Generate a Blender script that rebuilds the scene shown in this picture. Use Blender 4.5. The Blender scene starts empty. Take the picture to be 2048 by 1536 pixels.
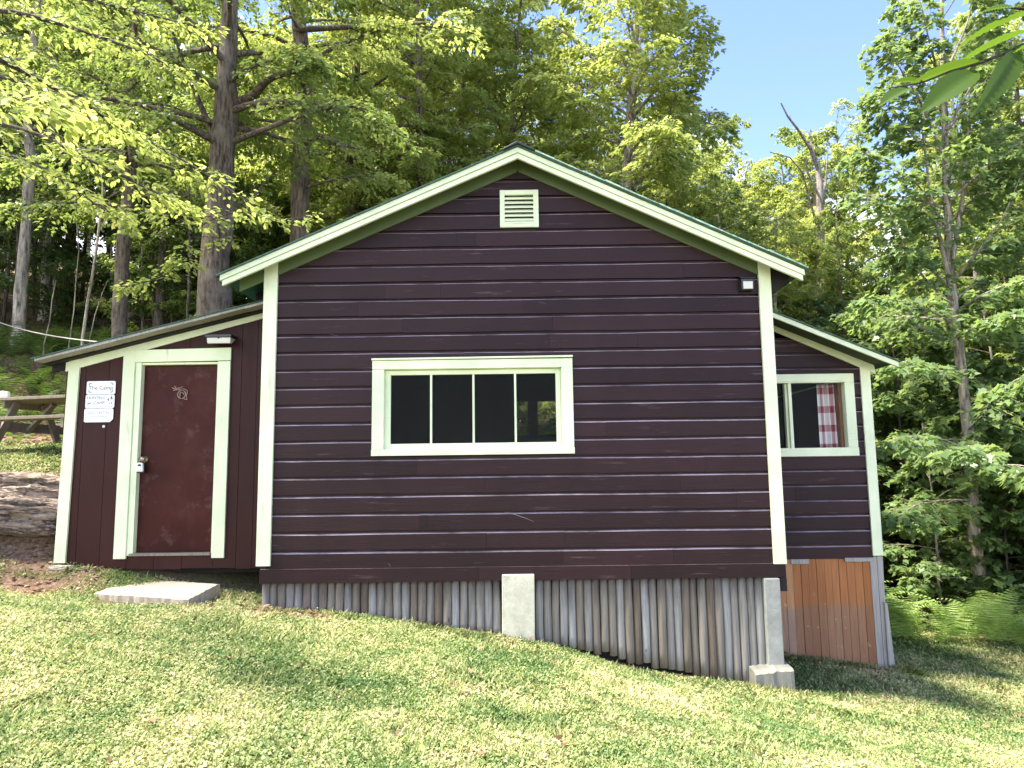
import bpy, math, random
import numpy as np

# ------------------------------------------------------------------ camera
EYE = 1.5
FPX = 1420.0                      # focal length in pixels of the 2048 wide photo


def cam_matrix(p, r, y):
    B = np.array([[1, 0, 0], [0, 0, -1], [0, 1, 0]], float)
    cp, sp = np.cos(p), np.sin(p)
    cr, sr = np.cos(r), np.sin(r)
    cy, sy = np.cos(y), np.sin(y)
    P = np.array([[1, 0, 0], [0, cp, -sp], [0, sp, cp]])
    Q = np.array([[cr, -sr, 0], [sr, cr, 0], [0, 0, 1]])
    Y = np.array([[cy, -sy, 0], [sy, cy, 0], [0, 0, 1]])
    return Y @ B @ P @ Q


CM = cam_matrix(*np.radians([6.74, -0.737, 0.216]))


def at(px, py, Y):
    d = CM @ np.array([(px - 1024) / FPX, -(py - 768) / FPX, -1.0])
    return np.array([0, 0, EYE]) + d * Y / d[1]


def unit_px(px, py):
    d = CM @ np.array([(px - 1024) / FPX, -(py - 768) / FPX, -1.0])
    return tuple(float(v) for v in d / np.linalg.norm(d))


scene = bpy.context.scene
from mathutils import Matrix
cd = bpy.data.cameras.new("camera")
cam = bpy.data.objects.new("camera", cd)
scene.collection.objects.link(cam)
mw = np.eye(4)
mw[:3, :3] = CM
mw[:3, 3] = (0, 0, EYE)
cam.matrix_world = Matrix(mw.tolist())
cd.sensor_width = 36
cd.lens = FPX / 2048 * 36
cd.clip_start = 0.05
cd.clip_end = 500
scene.camera = cam

# ------------------------------------------------------------------ light
SUN_EL, SUN_AZ_VEC = 66.0, (-1.0, -0.13)      # sun stands to the left, a touch behind the gable wall
world = bpy.data.worlds.new("World")
scene.world = world
world.use_nodes = True
nt = world.node_tree
nt.nodes.clear()
wo = nt.nodes.new("ShaderNodeOutputWorld")
bg = nt.nodes.new("ShaderNodeBackground")
sky = nt.nodes.new("ShaderNodeTexSky")
sky.sky_type = 'NISHITA'
sky.sun_disc = False
sky.sun_elevation = math.radians(SUN_EL)
az = math.atan2(SUN_AZ_VEC[0], SUN_AZ_VEC[1])
sky.sun_rotation = az
sky.altitude = 2200
sky.air_density = 1.0
sky.dust_density = 0.3
sky.ozone_density = 3.0
bg.inputs[1].default_value = 0.15
tc = nt.nodes.new("ShaderNodeTexCoord")
# clouds: soft white cumulus low in the sky and a bright veil on the left
mp = nt.nodes.new("ShaderNodeMapping")
mp.inputs['Scale'].default_value = (1, 1, 1.7)
no = nt.nodes.new("ShaderNodeTexNoise")
no.inputs['Scale'].default_value = 3.2
no.inputs['Detail'].default_value = 9
no.inputs['Roughness'].default_value = 0.62
nt.links.new(tc.outputs['Generated'], mp.inputs[0])
nt.links.new(mp.outputs[0], no.inputs['Vector'])
sep = nt.nodes.new("ShaderNodeSeparateXYZ")
nt.links.new(tc.outputs['Generated'], sep.inputs[0])


def mth(tree, op, a, b=None, c=None, clamp=False):
    n = tree.nodes.new("ShaderNodeMath")
    n.operation = op
    n.use_clamp = clamp
    for i, v in enumerate((a, b, c)):
        if v is None:
            continue
        if isinstance(v, (int, float)):
            n.inputs[i].default_value = v
        else:
            tree.links.new(v, n.inputs[i])
    return n.outputs[0]


lowz = mth(nt, 'MULTIPLY_ADD', sep.outputs['Z'], -1.25, 0.60)          # more cloud near the horizon
leftx = mth(nt, 'MULTIPLY_ADD', sep.outputs['X'], -0.75, -0.02)
leftx = mth(nt, 'MAXIMUM', leftx, -0.12)
cov = mth(nt, 'ADD', mth(nt, 'MAXIMUM', lowz, -0.25), leftx)
for cdir, crad, amp in ((unit_px(1395, 290), 0.055, 0.36), (unit_px(1480, 350), 0.06, 0.28), (unit_px(2060, 270), 0.06, 0.30), (unit_px(1650, 520), 0.14, 0.42)):
    vd = nt.nodes.new("ShaderNodeVectorMath")
    vd.operation = 'DISTANCE'
    nt.links.new(tc.outputs['Generated'], vd.inputs[0])
    vd.inputs[1].default_value = cdir
    near = mth(nt, 'MAXIMUM', mth(nt, 'MULTIPLY_ADD', vd.outputs['Value'], -1.0 / crad, 1.0), 0.0)
    cov = mth(nt, 'MULTIPLY_ADD', near, amp, cov)
cl = mth(nt, 'ADD', no.outputs['Fac'], cov)
cr_ = nt.nodes.new("ShaderNodeMapRange")
cr_.inputs['From Min'].default_value = 0.66
cr_.inputs['From Max'].default_value = 0.80
nt.links.new(cl, cr_.inputs['Value'])
mx = nt.nodes.new("ShaderNodeMixRGB")
nt.links.new(cr_.outputs[0], mx.inputs[0])
tint = nt.nodes.new("ShaderNodeMixRGB")
tint.blend_type = 'MULTIPLY'
tint.inputs[0].default_value = 1
tint.inputs[2].default_value = (0.95, 0.86, 1.08, 1)
nt.links.new(sky.outputs[0], tint.inputs[1])
nt.links.new(tint.outputs[0], mx.inputs[1])
mx.inputs[2].default_value = (6.2, 6.5, 6.9, 1)
nt.links.new(mx.outputs[0], bg.inputs[0])
nt.links.new(bg.outputs[0], wo.inputs[0])

sd = bpy.data.lights.new("sun", 'SUN')
sd.energy = 5.0
sd.angle = math.radians(10)
sd.color = (1.0, 0.93, 0.80)
sun = bpy.data.objects.new("sun", sd)
scene.collection.objects.link(sun)
from mathutils import Vector
h = Vector((SUN_AZ_VEC[0], SUN_AZ_VEC[1], 0)).normalized() * math.cos(math.radians(SUN_EL))
sv = Vector((h.x, h.y, math.sin(math.radians(SUN_EL))))
sun.rotation_euler = sv.to_track_quat('Z', 'Y').to_euler()
sun.location = (-20, 0, 30)

scene.view_settings.view_transform = 'Standard'
scene.view_settings.look = 'None'
scene.view_settings.gamma = 1
scene.view_settings.exposure = 2.0
scene.render.engine = 'CYCLES'
scene.cycles.max_bounces = 7
scene.cycles.diffuse_bounces = 4
scene.cycles.glossy_bounces = 3
scene.cycles.transmission_bounces = 4
scene.cycles.transparent_max_bounces = 8
scene.cycles.use_denoising = True
scene.cycles.sample_clamp_indirect = 6

# ------------------------------------------------------------------ mesh helpers
C = scene.collection


def rng(seed):
    return np.random.default_rng(seed)


def mesh_np(name, V, loops, starts, totals, smooth=False):
    me = bpy.data.meshes.new(name)
    V = np.asarray(V, np.float32)
    me.vertices.add(len(V))
    me.vertices.foreach_set("co", V.ravel())
    me.loops.add(len(loops))
    me.loops.foreach_set("vertex_index", np.asarray(loops, np.int32))
    me.polygons.add(len(starts))
    me.polygons.foreach_set("loop_start", np.asarray(starts, np.int32))
    me.polygons.foreach_set("loop_total", np.asarray(totals, np.int32))
    if smooth:
        me.polygons.foreach_set("use_smooth", np.ones(len(starts), bool))
    me.update(calc_edges=True)
    return me


def mesh_same(name, V, n, smooth=False):
    """every face has n own vertices, in order"""
    m = len(V) // n
    return mesh_np(name, V, np.arange(m * n), np.arange(m) * n, np.full(m, n), smooth)


def link(name, me, mat=None, parent=None):
    o = bpy.data.objects.new(name, me)
    C.objects.link(o)
    if mat is not None and me is not None and not me.materials:
        me.materials.append(mat)
    if parent is not None:
        o.parent = parent
    return o


def tag(o, label=None, cat=None, group=None, kind=None):
    if label:
        o['label'] = label
    if cat:
        o['category'] = cat
    if group:
        o['group'] = group
    if kind:
        o['kind'] = kind
    return o


def empty(name, loc, label, cat, group=None):
    o = bpy.data.objects.new(name, None)
    C.objects.link(o)
    o.location = loc
    o.empty_display_size = 0.1
    return tag(o, label, cat, group)


class MB:
    def __init__(self):
        self.v = []
        self.f = []
        self.smooth = False

    def add(self, verts, faces):
        n = len(self.v)
        self.v += [tuple(map(float, p)) for p in verts]
        self.f += [tuple(i + n for i in f) for f in faces]
        return self

    def box(self, x0, x1, y0, y1, z0, z1):
        x0, x1 = min(x0, x1), max(x0, x1)
        v = [(x0, y0, z0), (x1, y0, z0), (x1, y1, z0), (x0, y1, z0), (x0, y0, z1), (x1, y0, z1), (x1, y1, z1), (x0, y1, z1)]
        return self.add(v, [(0, 3, 2, 1), (4, 5, 6, 7), (0, 1, 5, 4), (1, 2, 6, 5), (2, 3, 7, 6), (3, 0, 4, 7)])

    def prism(self, poly, y0, y1):
        """polygon in XZ (counter clockwise seen from -Y), extruded from y0 to y1"""
        n = len(poly)
        v = [(p[0], y0, p[1]) for p in poly] + [(p[0], y1, p[1]) for p in poly]
        f = [tuple(range(n)), tuple(range(2 * n - 1, n - 1, -1))]
        f += [(i, i + n, (i + 1) % n + n, (i + 1) % n) for i in range(n)]
        return self.add(v, f)

    def obox(self, c, ax, ay, az_, hx, hy, hz):
        """oriented box: centre, three unit axes, half sizes"""
        c = np.array(c, float)
        ax, ay, az_ = [np.array(a, float) for a in (ax, ay, az_)]
        v = []
        for sz in (-1, 1):
            for sx, sy in ((-1, -1), (1, -1), (1, 1), (-1, 1)):
                v.append(c + ax * hx * sx + ay * hy * sy + az_ * hz * sz)
        return self.add(v, [(0, 3, 2, 1), (4, 5, 6, 7), (0, 1, 5, 4), (1, 2, 6, 5), (2, 3, 7, 6), (3, 0, 4, 7)])

    def bar(self, a, b, w, t, up=(0, 0, 1)):
        a, b = np.array(a, float), np.array(b, float)
        d = b - a
        L = np.linalg.norm(d)
        d /= L
        s = np.cross(d, up)
        s /= np.linalg.norm(s)
        u = np.cross(s, d)
        return self.obox((a + b) / 2, d, s, u, L / 2, w / 2, t / 2)

    def tube(self, pts, rad, n=8, caps=True):
        v, f = tube_np(pts, rad, n, caps)
        return self.add(v, f)

    def lathe(self, c, axis, prof, n=16):
        """prof: (radius, distance along axis)"""
        axis = np.array(axis, float)
        axis /= np.linalg.norm(axis)
        pts = [np.array(c, float) + axis * d for _, d in prof]
        return self.tube(pts, [r for r, _ in prof], n, True)

    def build(self, name, mat, parent=None, bevel=0.0, smooth=False):
        off = np.array(parent_loc(parent))
        me = bpy.data.meshes.new(name)
        me.from_pydata([tuple(np.array(p) - off) for p in self.v], [], self.f)
        if smooth or self.smooth:
            me.polygons.foreach_set("use_smooth", [True] * len(me.polygons))
        me.update()
        o = link(name, me, mat, parent)
        if bevel:
            b = o.modifiers.new("bevel", 'BEVEL')
            b.width = bevel
            b.segments = 2
            b.limit_method = 'ANGLE'
        return o


def parent_loc(p):
    loc = np.zeros(3)
    while p is not None:
        loc = loc + np.array(p.location)
        p = p.parent
    return loc


def tube_np(pts, rad, n=8, caps=True):
    P = np.asarray(pts, float)
    m = len(P)
    R = np.broadcast_to(np.asarray(rad, float), (m,))
    T = np.gradient(P, axis=0)
    T /= np.linalg.norm(T, axis=1)[:, None] + 1e-9
    ref = np.array([1, 0, 0.0]) if abs(T[0][2]) > 0.7 else np.array([0, 0, 1.0])
    A = np.cross(T, ref)
    A /= np.linalg.norm(A, axis=1)[:, None] + 1e-9
    B = np.cross(T, A)
    th = np.arange(n) / n * 2 * np.pi
    V = P[:, None] + R[:, None, None] * (np.cos(th)[None, :, None] * A[:, None] + np.sin(th)[None, :, None] * B[:, None])
    V = V.reshape(-1, 3)
    F = []
    for i in range(m - 1):
        for j in range(n):
            k = (j + 1) % n
            F.append((i * n + j, i * n + k, (i + 1) * n + k, (i + 1) * n + j))
    if caps:
        F.append(tuple(range(n - 1, -1, -1)))
        F.append(tuple(range((m - 1) * n, m * n)))
    return V, F


class Tubes:
    """many tubes gathered in numpy arrays, quads only"""

    def __init__(self):
        self.V = []
        self.Q = []
        self.n = 0

    def add(self, pts, rad, n):
        P = np.asarray(pts, float)
        m = len(P)
        R = np.broadcast_to(np.asarray(rad, float), (m,))
        T = np.gradient(P, axis=0)
        T /= np.linalg.norm(T, axis=1)[:, None] + 1e-9
        ref = np.array([1, 0, 0.0]) if abs(T[0][2]) > 0.7 else np.array([0, 0, 1.0])
        A = np.cross(T, ref)
        A /= np.linalg.norm(A, axis=1)[:, None] + 1e-9
        B = np.cross(T, A)
        th = np.arange(n) / n * 2 * np.pi
        V = P[:, None] + R[:, None, None] * (np.cos(th)[None, :, None] * A[:, None] + np.sin(th)[None, :, None] * B[:, None])
        i, j = np.meshgrid(np.arange(m - 1), np.arange(n), indexing='ij')
        k = (j + 1) % n
        q = np.stack([i * n + j, i * n + k, (i + 1) * n + k, (i + 1) * n + j], -1).reshape(-1, 4)
        self.V.append(V.reshape(-1, 3))
        self.Q.append(q + self.n)
        self.n += m * n

    def mesh(self, name):
        V = np.concatenate(self.V)
        Q = np.concatenate(self.Q)
        return mesh_np(name, V, Q.ravel(), np.arange(len(Q)) * 4, np.full(len(Q), 4), True)


# ------------------------------------------------------------------ materials
def mat_new(name):
    m = bpy.data.materials.new(name)
    m.use_nodes = True
    t = m.node_tree
    t.nodes.clear()
    out = t.nodes.new("ShaderNodeOutputMaterial")
    p = t.nodes.new("ShaderNodeBsdfPrincipled")
    t.links.new(p.outputs[0], out.inputs[0])
    return m, t, p, out


def noise(t, vec, scale, detail=5, rough=0.55, mapping=None):
    if mapping:
        mp = t.nodes.new("ShaderNodeMapping")
        mp.inputs['Scale'].default_value = mapping
        t.links.new(vec, mp.inputs[0])
        vec = mp.outputs[0]
    n = t.nodes.new("ShaderNodeTexNoise")
    n.inputs['Scale'].default_value = scale
    n.inputs['Detail'].default_value = detail
    n.inputs['Roughness'].default_value = rough
    t.links.new(vec, n.inputs['Vector'])
    return n.outputs['Fac']


def ramp(t, fac, stops):
    r = t.nodes.new("ShaderNodeValToRGB")
    el = r.color_ramp.elements
    while len(el) < len(stops):
        el.new(0.5)
    for e, (p, c) in zip(el, stops):
        e.position = p
        e.color = (*c, 1) if len(c) == 3 else c
    t.links.new(fac, r.inputs[0])
    return r.outputs[0]


def mix(t, fac, a, b, mode='MIX'):
    n = t.nodes.new("ShaderNodeMixRGB")
    n.blend_type = mode
    for i, v in ((0, fac), (1, a), (2, b)):
        if isinstance(v, (int, float)):
            n.inputs[i].default_value = v
        elif isinstance(v, tuple):
            n.inputs[i].default_value = (*v, 1)
        else:
            t.links.new(v, n.inputs[i])
    return n.outputs[0]


def bump(t, p, hgt, strength, dist):
    b = t.nodes.new("ShaderNodeBump")
    b.inputs['Strength'].default_value = strength
    b.inputs['Distance'].default_value = dist
    t.links.new(hgt, b.inputs['Height'])
    t.links.new(b.outputs[0], p.inputs['Normal'])


def obj_coord(t):
    return t.nodes.new("ShaderNodeTexCoord").outputs['Object']


def island(t):
    return t.nodes.new("ShaderNodeNewGeometry").outputs['Random Per Island']


def simple(name, col, rough=0.5, metal=0.0, nscale=0, namp=0.25, bstr=0.0, mapping=None, bdist=0.01, spec=0.5):
    m, t, p, _ = mat_new(name)
    p.inputs['Roughness'].default_value = rough
    p.inputs['Metallic'].default_value = metal
    p.inputs['Specular IOR Level'].default_value = spec
    if nscale:
        n = noise(t, obj_coord(t), nscale, 6, 0.6, mapping)
        lo = tuple(c * (1 - namp) for c in col)
        hi = tuple(min(1, c * (1 + namp)) for c in col)
        t.links.new(ramp(t, n, [(0.3, lo), (0.7, hi)]), p.inputs['Base Color'])
        if bstr:
            bump(t, p, n, bstr, bdist)
    else:
        p.inputs['Base Color'].default_value = (*col, 1)
    return m


def painted_wood(name, col, worn, axis='x', rough=0.42, wear=0.62, isl=0.25, grain=1.0, spec=0.3, ledge_glint=None):
    """paint over wood: grain bump along the board, small worn scratches, tone by board"""
    m, t, p, _ = mat_new(name)
    oc = obj_coord(t)
    mp = (1.2, 30, 30) if axis == 'x' else (30, 30, 1.2)
    g = noise(t, oc, 2.0, 8, 0.6, mp)
    blot = noise(t, oc, 1.7, 5, 0.6)
    fine = noise(t, oc, 5.0, 6, 0.7, (0.35, 2.5, 2.5) if axis == 'x' else (2.5, 2.5, 0.35))
    base = ramp(t, island(t), [(0.0, tuple(c * (1 - isl) for c in col)), (1.0, tuple(c * (1 + isl) for c in col))])
    base = mix(t, 0.35, base, ramp(t, blot, [(0.3, tuple(c * 0.6 for c in col)), (0.7, tuple(min(1, c * 1.5) for c in col))]))
    w = t.nodes.new("ShaderNodeMapRange")
    w.inputs['From Min'].default_value = wear
    w.inputs['From Max'].default_value = wear + 0.10
    t.links.new(mth(t, 'MULTIPLY_ADD', g, 0.35, mth(t, 'MULTIPLY', fine, 0.75)), w.inputs['Value'])
    col_ = mix(t, mth(t, 'MULTIPLY', w.outputs[0], 0.55), base, worn)
    if ledge_glint:
        # sky gloss put into the colour of the narrow upward-facing board lips
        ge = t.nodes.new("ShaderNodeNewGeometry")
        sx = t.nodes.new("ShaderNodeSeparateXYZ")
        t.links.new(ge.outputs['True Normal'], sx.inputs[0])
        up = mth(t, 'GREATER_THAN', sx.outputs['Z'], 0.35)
        col_ = mix(t, mth(t, 'MULTIPLY', up, ramp(t, blot, [(0.36, (0.25, 0.25, 0.25)), (0.6, (1, 1, 1))])), col_, ledge_glint)
    t.links.new(col_, p.inputs['Base Color'])
    p.inputs['Specular IOR Level'].default_value = spec
    rr = mth(t, 'MULTIPLY_ADD', fine, 0.25, rough - 0.1)
    t.links.new(rr, p.inputs['Roughness'])
    bump(t, p, mth(t, 'ADD', g, mth(t, 'MULTIPLY', blot, 0.8)), 0.35 * grain, 0.004)
    return m


M = {}
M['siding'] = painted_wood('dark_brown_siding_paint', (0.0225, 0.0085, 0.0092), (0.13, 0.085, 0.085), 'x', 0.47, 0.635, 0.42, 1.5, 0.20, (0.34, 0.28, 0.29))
M['lean_board'] = painted_wood('red_brown_board_paint', (0.031, 0.0065, 0.0048), (0.06, 0.026, 0.019), 'z', 0.5, 0.66, 0.15, 1.0, 0.2)


def door_mat():
    m, t, p, _ = mat_new('red_brown_scuffed_door_paint')
    oc = obj_coord(t)
    a = ramp(t, noise(t, oc, 2.6, 7, 0.62), [(0.3, (0.032, 0.0058, 0.004)), (0.55, (0.048, 0.0095, 0.0068)), (0.75, (0.063, 0.020, 0.014))])
    sc = noise(t, oc, 4.5, 9, 0.72)
    s = t.nodes.new("ShaderNodeSeparateXYZ")
    t.links.new(oc, s.inputs[0])
    a = mix(t, ramp(t, sc, [(0.55, (0, 0, 0)), (0.72, (0.6, 0.6, 0.6))]), a, (0.13, 0.070, 0.06))
    t.links.new(a, p.inputs['Base Color'])
    p.inputs['Roughness'].default_value = 0.5
    p.inputs['Specular IOR Level'].default_value = 0.14
    bump(t, p, sc, 0.15, 0.003)
    return m


M['door'] = door_mat()
M['trim'] = painted_wood('pale_green_trim_paint', (0.69, 0.77, 0.49), (0.38, 0.42, 0.24), 'z', 0.45, 0.62, 0.03)
M['trim_x'] = painted_wood('pale_green_trim_paint_level', (0.69, 0.77, 0.49), (0.38, 0.42, 0.24), 'x', 0.45, 0.62, 0.03)
M['soffit'] = painted_wood('shaded_trim_green', (0.10, 0.14, 0.055), (0.07, 0.10, 0.04), 'x', 0.5, 0.66, 0.1)  # trim green darkened: eave shade put into the frieze colour
M['shaded_soffit'] = simple('shade_toned_soffit', (0.045, 0.06, 0.03), 0.8, 0, 6, 0.3)  # trim green with the shade under the wing eave put into its colour
M['roof'] = simple('dark_green_roofing', (0.025, 0.075, 0.045), 0.7, 0, 14, 0.4, 0.4)
M['shingle_green'] = simple('weathered_green_shingle_edge', (0.30, 0.45, 0.33), 0.8, 0, 18, 0.45, 0.6)
M['tar'] = simple('black_ridge_tar_cap', (0.012, 0.018, 0.014), 0.6, 0, 20, 0.4, 0.4)
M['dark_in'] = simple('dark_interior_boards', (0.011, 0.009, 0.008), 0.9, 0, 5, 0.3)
M['wood_in'] = simple('varnished_inner_jamb', (0.22, 0.09, 0.04), 0.5, 0, 6, 0.3, 0, (8, 8, 1))
M['scratch'] = simple('bare_scratched_wood', (0.34, 0.29, 0.27), 0.8)
M['black'] = simple('black_plastic', (0.010, 0.012, 0.013), 0.35)
M['lamp_white'] = simple('lamp_reflector_panel', (0.62, 0.60, 0.50), 0.3)
M['white'] = simple('white_sign_paint', (0.82, 0.82, 0.80), 0.45, 0, 9, 0.05)
M['ink'] = simple('faded_black_lettering', (0.09, 0.09, 0.10), 0.6)
M['ink_pale'] = simple('faded_grey_lettering', (0.34, 0.33, 0.30), 0.6)
M['brass'] = simple('worn_brass', (0.45, 0.33, 0.20), 0.32, 0.9, 30, 0.3)
M['steel'] = simple('galvanised_steel', (0.45, 0.45, 0.44), 0.35, 0.9)
M['rust'] = simple('rusty_iron_wire', (0.33, 0.22, 0.18), 0.55, 0.5, 40, 0.4)
M['white_plastic'] = simple('white_plastic', (0.75, 0.77, 0.76), 0.35)
M['rope'] = simple('grey_rope', (0.36, 0.33, 0.31), 0.8)


def glass_mat():
    m = bpy.data.materials.new('window_glass')
    m.use_nodes = True
    t = m.node_tree
    t.nodes.clear()
    out = t.nodes.new("ShaderNodeOutputMaterial")
    tr = t.nodes.new("ShaderNodeBsdfTransparent")
    tr.inputs[0].default_value = (0.93, 0.95, 0.94, 1)
    gl = t.nodes.new("ShaderNodeBsdfGlossy")
    gl.inputs['Roughness'].default_value = 0.02
    gl.inputs[0].default_value = (0.9, 0.95, 1, 1)
    fr = t.nodes.new("ShaderNodeFresnel")
    fr.inputs[0].default_value = 1.11
    mx = t.nodes.new("ShaderNodeMixShader")
    t.links.new(fr.outputs[0], mx.inputs[0])
    t.links.new(tr.outputs[0], mx.inputs[1])
    t.links.new(gl.outputs[0], mx.inputs[2])
    t.links.new(mx.outputs[0], out.inputs[0])
    return m


M['glass'] = glass_mat()


def weathered(name, c0, c1, c2, topdark=True):
    """grey weathered wood: tone by pole, long streaks, knots, dark damp stain under the siding"""
    m, t, p, _ = mat_new(name)
    oc = obj_coord(t)
    a = ramp(t, island(t), [(0.0, c0), (0.5, c1), (1.0, c2)])
    st = noise(t, oc, 2.2, 8, 0.65, (22, 22, 1.0))
    a = mix(t, 0.75, a, ramp(t, st, [(0.25, (0.22, 0.20, 0.17)), (0.5, (0.75, 0.72, 0.68)), (0.75, (1.0, 1.0, 1.0))]), 'MULTIPLY')
    kn = noise(t, oc, 14, 3, 0.5, (1, 1, 0.6))
    a = mix(t, ramp(t, kn, [(0.72, (0, 0, 0)), (0.78, (1, 1, 1))]), a, (0.05, 0.04, 0.03))
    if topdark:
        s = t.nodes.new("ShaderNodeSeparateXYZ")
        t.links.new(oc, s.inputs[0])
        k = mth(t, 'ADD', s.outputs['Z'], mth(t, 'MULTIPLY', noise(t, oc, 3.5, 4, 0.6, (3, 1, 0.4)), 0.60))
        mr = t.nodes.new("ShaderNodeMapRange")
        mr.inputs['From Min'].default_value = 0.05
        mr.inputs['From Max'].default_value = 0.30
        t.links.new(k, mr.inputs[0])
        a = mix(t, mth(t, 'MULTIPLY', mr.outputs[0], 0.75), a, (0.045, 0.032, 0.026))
    t.links.new(a, p.inputs['Base Color'])
    p.inputs['Roughness'].default_value = 0.8
    bump(t, p, st, 0.6, 0.006)
    return m


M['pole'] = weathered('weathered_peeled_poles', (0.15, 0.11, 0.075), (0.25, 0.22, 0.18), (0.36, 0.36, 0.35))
M['table_wood'] = weathered('weathered_table_planks', (0.20, 0.17, 0.125), (0.27, 0.23, 0.17), (0.34, 0.30, 0.23), False)
M['grey_wood'] = weathered('grey_weathered_board', (0.34, 0.33, 0.30), (0.42, 0.41, 0.38), (0.5, 0.49, 0.46), False)


def stained():
    m, t, p, _ = mat_new('orange_brown_stained_boards')
    oc = obj_coord(t)
    s = t.nodes.new("ShaderNodeSeparateXYZ")
    t.links.new(oc, s.inputs[0])
    up = ramp(t, island(t), [(0, (0.34, 0.12, 0.03)), (0.6, (0.46, 0.18, 0.055)), (1.0, (0.56, 0.28, 0.12))])
    lo = ramp(t, island(t), [(0, (0.27, 0.12, 0.05)), (0.5, (0.36, 0.185, 0.09)), (1.0, (0.42, 0.27, 0.17))])
    k = mth(t, 'ADD', s.outputs['Z'], mth(t, 'MULTIPLY_ADD', island(t), 0.05, mth(t, 'MULTIPLY', noise(t, oc, 5, 4, 0.6), 0.14)))
    mr = t.nodes.new("ShaderNodeMapRange")
    mr.inputs['From Min'].default_value = -0.53
    mr.inputs['From Max'].default_value = -0.49
    t.links.new(k, mr.inputs[0])
    a = mix(t, mr.outputs[0], lo, up)
    st = noise(t, oc, 2.4, 8, 0.65, (25, 25, 1.2))
    a = mix(t, 0.6, a, ramp(t, st, [(0.3, (0.45, 0.42, 0.38)), (0.65, (1, 1, 1))]), 'MULTIPLY')
    kn = noise(t, oc, 11, 4, 0.6)
    a = mix(t, ramp(t, kn, [(0.66, (0, 0, 0)), (0.74, (0.6, 0.6, 0.6))]), a, (0.55, 0.42, 0.30))
    t.links.new(a, p.inputs['Base Color'])
    p.inputs['Roughness'].default_value = 0.75
    bump(t, p, st, 0.5, 0.005)
    return m


M['stain'] = stained()


def concrete(name, c):
    m, t, p, _ = mat_new(name)
    oc = obj_coord(t)
    n1 = noise(t, oc, 7, 8, 0.7)
    n2 = noise(t, oc, 60, 4, 0.7, (1, 1, 2.2))
    a = ramp(t, n1, [(0.3, tuple(x * 0.68 for x in c)), (0.7, tuple(min(1, x * 1.12) for x in c))])
    a = mix(t, ramp(t, n2, [(0.62, (0, 0, 0)), (0.72, (1, 1, 1))]), a, tuple(x * 0.45 for x in c))
    t.links.new(a, p.inputs['Base Color'])
    p.inputs['Roughness'].default_value = 0.9
    bump(t, p, mth(t, 'ADD', n1, mth(t, 'MULTIPLY', n2, 0.5)), 0.7, 0.012)
    return m


M['concrete'] = concrete('rough_pale_concrete', (0.60, 0.57, 0.43))
M['concrete_grey'] = concrete('rough_grey_concrete', (0.33, 0.33, 0.29))


def layered_stone():
    m, t, p, _ = mat_new('layered_brown_grey_field_stone')
    oc = obj_coord(t)
    n1 = noise(t, oc, 4.0, 10, 0.75, (1, 1, 3.2))
    n2 = noise(t, oc, 2.2, 8, 0.7, (1.0, 1.0, 5.5))
    n3 = noise(t, oc, 30, 6, 0.75)
    a = ramp(t, n1, [(0.34, (0.11, 0.08, 0.058)), (0.5, (0.28, 0.205, 0.15)), (0.68, (0.46, 0.35, 0.26))])
    a = mix(t, 0.35, a, ramp(t, n3, [(0.35, (0.08, 0.06, 0.045)), (0.65, (0.40, 0.33, 0.26))]))
    # thin dark cracks where the layered noise crosses its middle value
    ck = mth(t, 'ABSOLUTE', mth(t, 'SUBTRACT', n2, 0.5))
    a = mix(t, ramp(t, ck, [(0.0, (0.9, 0.9, 0.9)), (0.022, (0, 0, 0))]), a, (0.02, 0.015, 0.012))
    t.links.new(a, p.inputs['Base Color'])
    p.inputs['Roughness'].default_value = 0.95
    hh = mth(t, 'ADD', mth(t, 'MULTIPLY', n1, 1.0), mth(t, 'MULTIPLY', mth(t, 'MINIMUM', ck, 0.03), 12.0))
    bump(t, p, mth(t, 'ADD', hh, mth(t, 'MULTIPLY', n3, 0.3)), 1.0, 0.035)
    return m


M['stone'] = layered_stone()
M['footing'] = concrete('dirty_concrete_footing', (0.24, 0.235, 0.19))
M['slab'] = concrete('pale_step_slab', (0.38, 0.32, 0.24))


def leaf_mat(name, dark, light, yellow, trans, tr_fac=0.5, yshare=0.9, rough=0.5):
    m = bpy.data.materials.new(name)
    m.use_nodes = True
    t = m.node_tree
    t.nodes.clear()
    out = t.nodes.new("ShaderNodeOutputMaterial")
    p = t.nodes.new("ShaderNodeBsdfPrincipled")
    isl = island(t)
    col = ramp(t, isl, [(0.0, dark), (0.55, light), (yshare, light), (1.0, yellow)])
    t.links.new(col, p.inputs['Base Color'])
    p.inputs['Roughness'].default_value = rough
    p.inputs['Specular IOR Level'].default_value = 0.35
    tr = t.nodes.new("ShaderNodeBsdfTranslucent")
    t.links.new(mix(t, 0.35, trans, col), tr.inputs[0])
    mx = t.nodes.new("ShaderNodeMixShader")
    mx.inputs[0].default_value = tr_fac
    t.links.new(p.outputs[0], mx.inputs[1])
    t.links.new(tr.outputs[0], mx.inputs[2])
    t.links.new(mx.outputs[0], out.inputs[0])
    return m


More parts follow.
